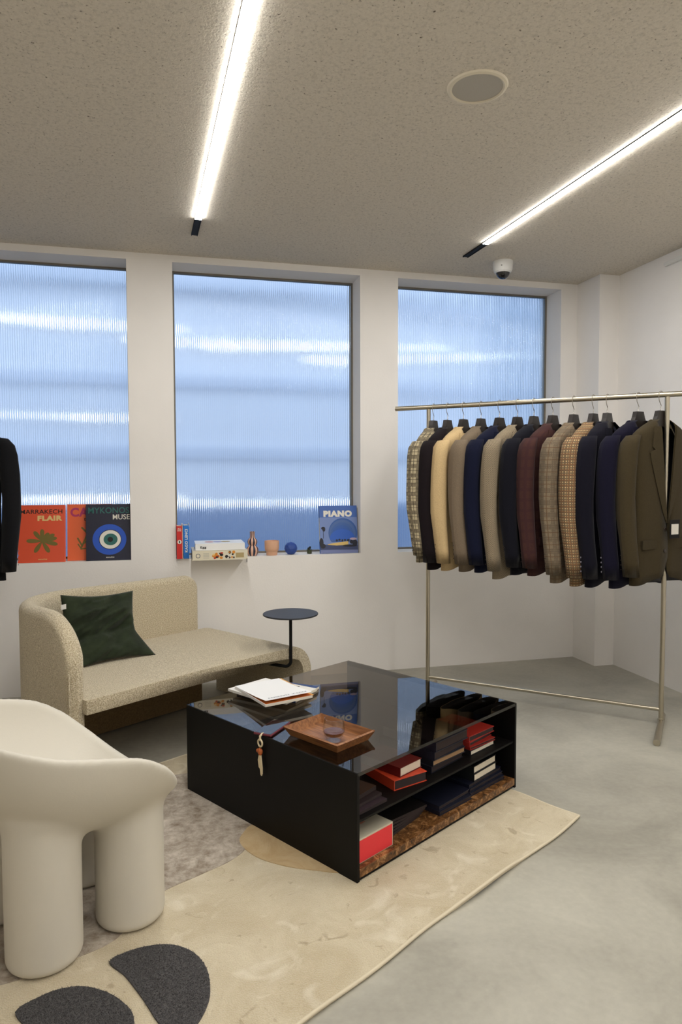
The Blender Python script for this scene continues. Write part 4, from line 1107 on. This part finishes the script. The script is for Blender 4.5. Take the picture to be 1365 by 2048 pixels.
o = lathe('cup', [(0, 0), (.033, 0), (.036, .004), (.036, .022), (.038, .026), (.0455, .034), (.047, .05), (.0475, .088), (.0465, .094), (.044, .094), (.043, .05), (.03, .03), (0, .028)], M_peach, None, 40, (.660, 4.493, WS+.001)); tag(o, 'peach ceramic cup with a narrow foot on the sill', 'cup')
bm = bmesh.new(); bmesh.ops.create_icosphere(bm, subdivisions=2, radius=.043)
for v_ in bm.verts: v_.co.z = max(v_.co.z+.040, 0)
bmesh.ops.rotate(bm, verts=bm.verts[:], cent=(0, 0, .04), matrix=Matrix.Rotation(.3, 3, 'Z'))
o = link('ornament', mesh('ornament', bm), mat('matt_blue', (40, 72, 148), .55)); o.location = (.786, 4.497, WS+.001); tag(o, 'matt blue faceted ball ornament on the sill', 'ornament')
t = thing('potted_succulent', 'tiny dark succulent in a low green pot beside the blue book', 'plant', (.913, 4.51, WS+.001))
lathe('pot', [(0, 0), (.014, 0), (.016, .003), (.016, .022), (.019, .024), (.019, .027), (.013, .027), (.012, .02), (0, .02)], mat('olive_green_pot', (62, 66, 40), .6), t, 20)
bm = bmesh.new()
for k in range(9):
    a = 2*PI*k/9*1.6; r_ = .003+.0009*k
    q = bmesh.ops.create_icosphere(bm, subdivisions=1, radius=.006)['verts']
    for v_ in q: v_.co = Vector((v_.co.x*.7+r_*math.cos(a), v_.co.y*.7+r_*math.sin(a), v_.co.z*1.5+.030+.0028*((9-k) % 5)))
link('leaves', mesh('leaves', bm), mat('dark_leaf', (26, 34, 26), .5), t)
r = sbook('blue PIANO architecture book propped at the far end of the middle sill', .982, .255, .318, .036, (66, 104, 178), 4.478, .14, turn=-.03)
text('title_lettering', 'PIANO', M_wht, r, .195, .043, (.026, -.0012, .243), UP, .075)
def cv_(name, pts, rgb, d): return on(r, name, pts, mat('print_%d_%d_%d' % rgb, rgb, .5), d)
cv_('sky_print', [(0, 0), (.255, 0), (.255, .24), (0, .24)], (118, 140, 192), .0004)
dome = ell(.155, .135, .098, .100, 40); cv_('dome_print', [(x, max(z_, .075)) for x, z_ in dome], (52, 92, 160), .0006)
for k in range(4): cv_('dome_print', [(x, max(z_, .08+.004*k)) for x, z_ in ell(.152-.002*k, .132-.004*k, .09-.012*k, .092-.014*k, 40)], [(74, 104, 160), (62, 98, 162), (52, 94, 168), (46, 92, 176)][k], .00062+.00002*k)
cv_('dome_shade_print', [(x, max(z_, .09)) for x, z_ in ell(.15, .10, .085, .06, 30)], (46, 96, 190), .0007)
cv_('ground_print', [(0, 0), (.255, 0), (.255, .055), (.0, .06)], (56, 66, 104), .0008)
cv_('road_print', [(0, 0), (.255, 0), (.255, .022), (0, .026)], (112, 122, 164), .0009)
cv_('lit_base_print', [(.05, .062), (.10, .07), (.19, .08), (.19, .055), (.11, .052), (.05, .058)], (220, 188, 112), .001)
for k, (x, z_, a, b_) in enumerate(((.022, .168, .014, .010), (.026, .160, .010, .014), (.008, .072, .014, .032), (.018, .05, .018, .016), (.112, .086, .007, .008), (.130, .090, .008, .007), (.150, .085, .006, .009), (.168, .088, .007, .007), (.190, .086, .009, .008), (.212, .075, .012, .014), (.235, .068, .018, .022), (.20, .050, .05, .008))):
    cv_('tree_print', ell(x, z_, a, b_, 14), (28, 30, 44), .0011+.00004*k)
cv_('trunk_print', [(.021, .1), (.024, .1), (.024, .165), (.021, .165)], (28, 30, 44), .0011)
cv_('roof_print', ell(.225, .095, .025, .008, 14), (180, 160, 176), .0016)
box('spine_lettering', (-.0006, .008, .08), (.0, .028, .24), M_wht, r)
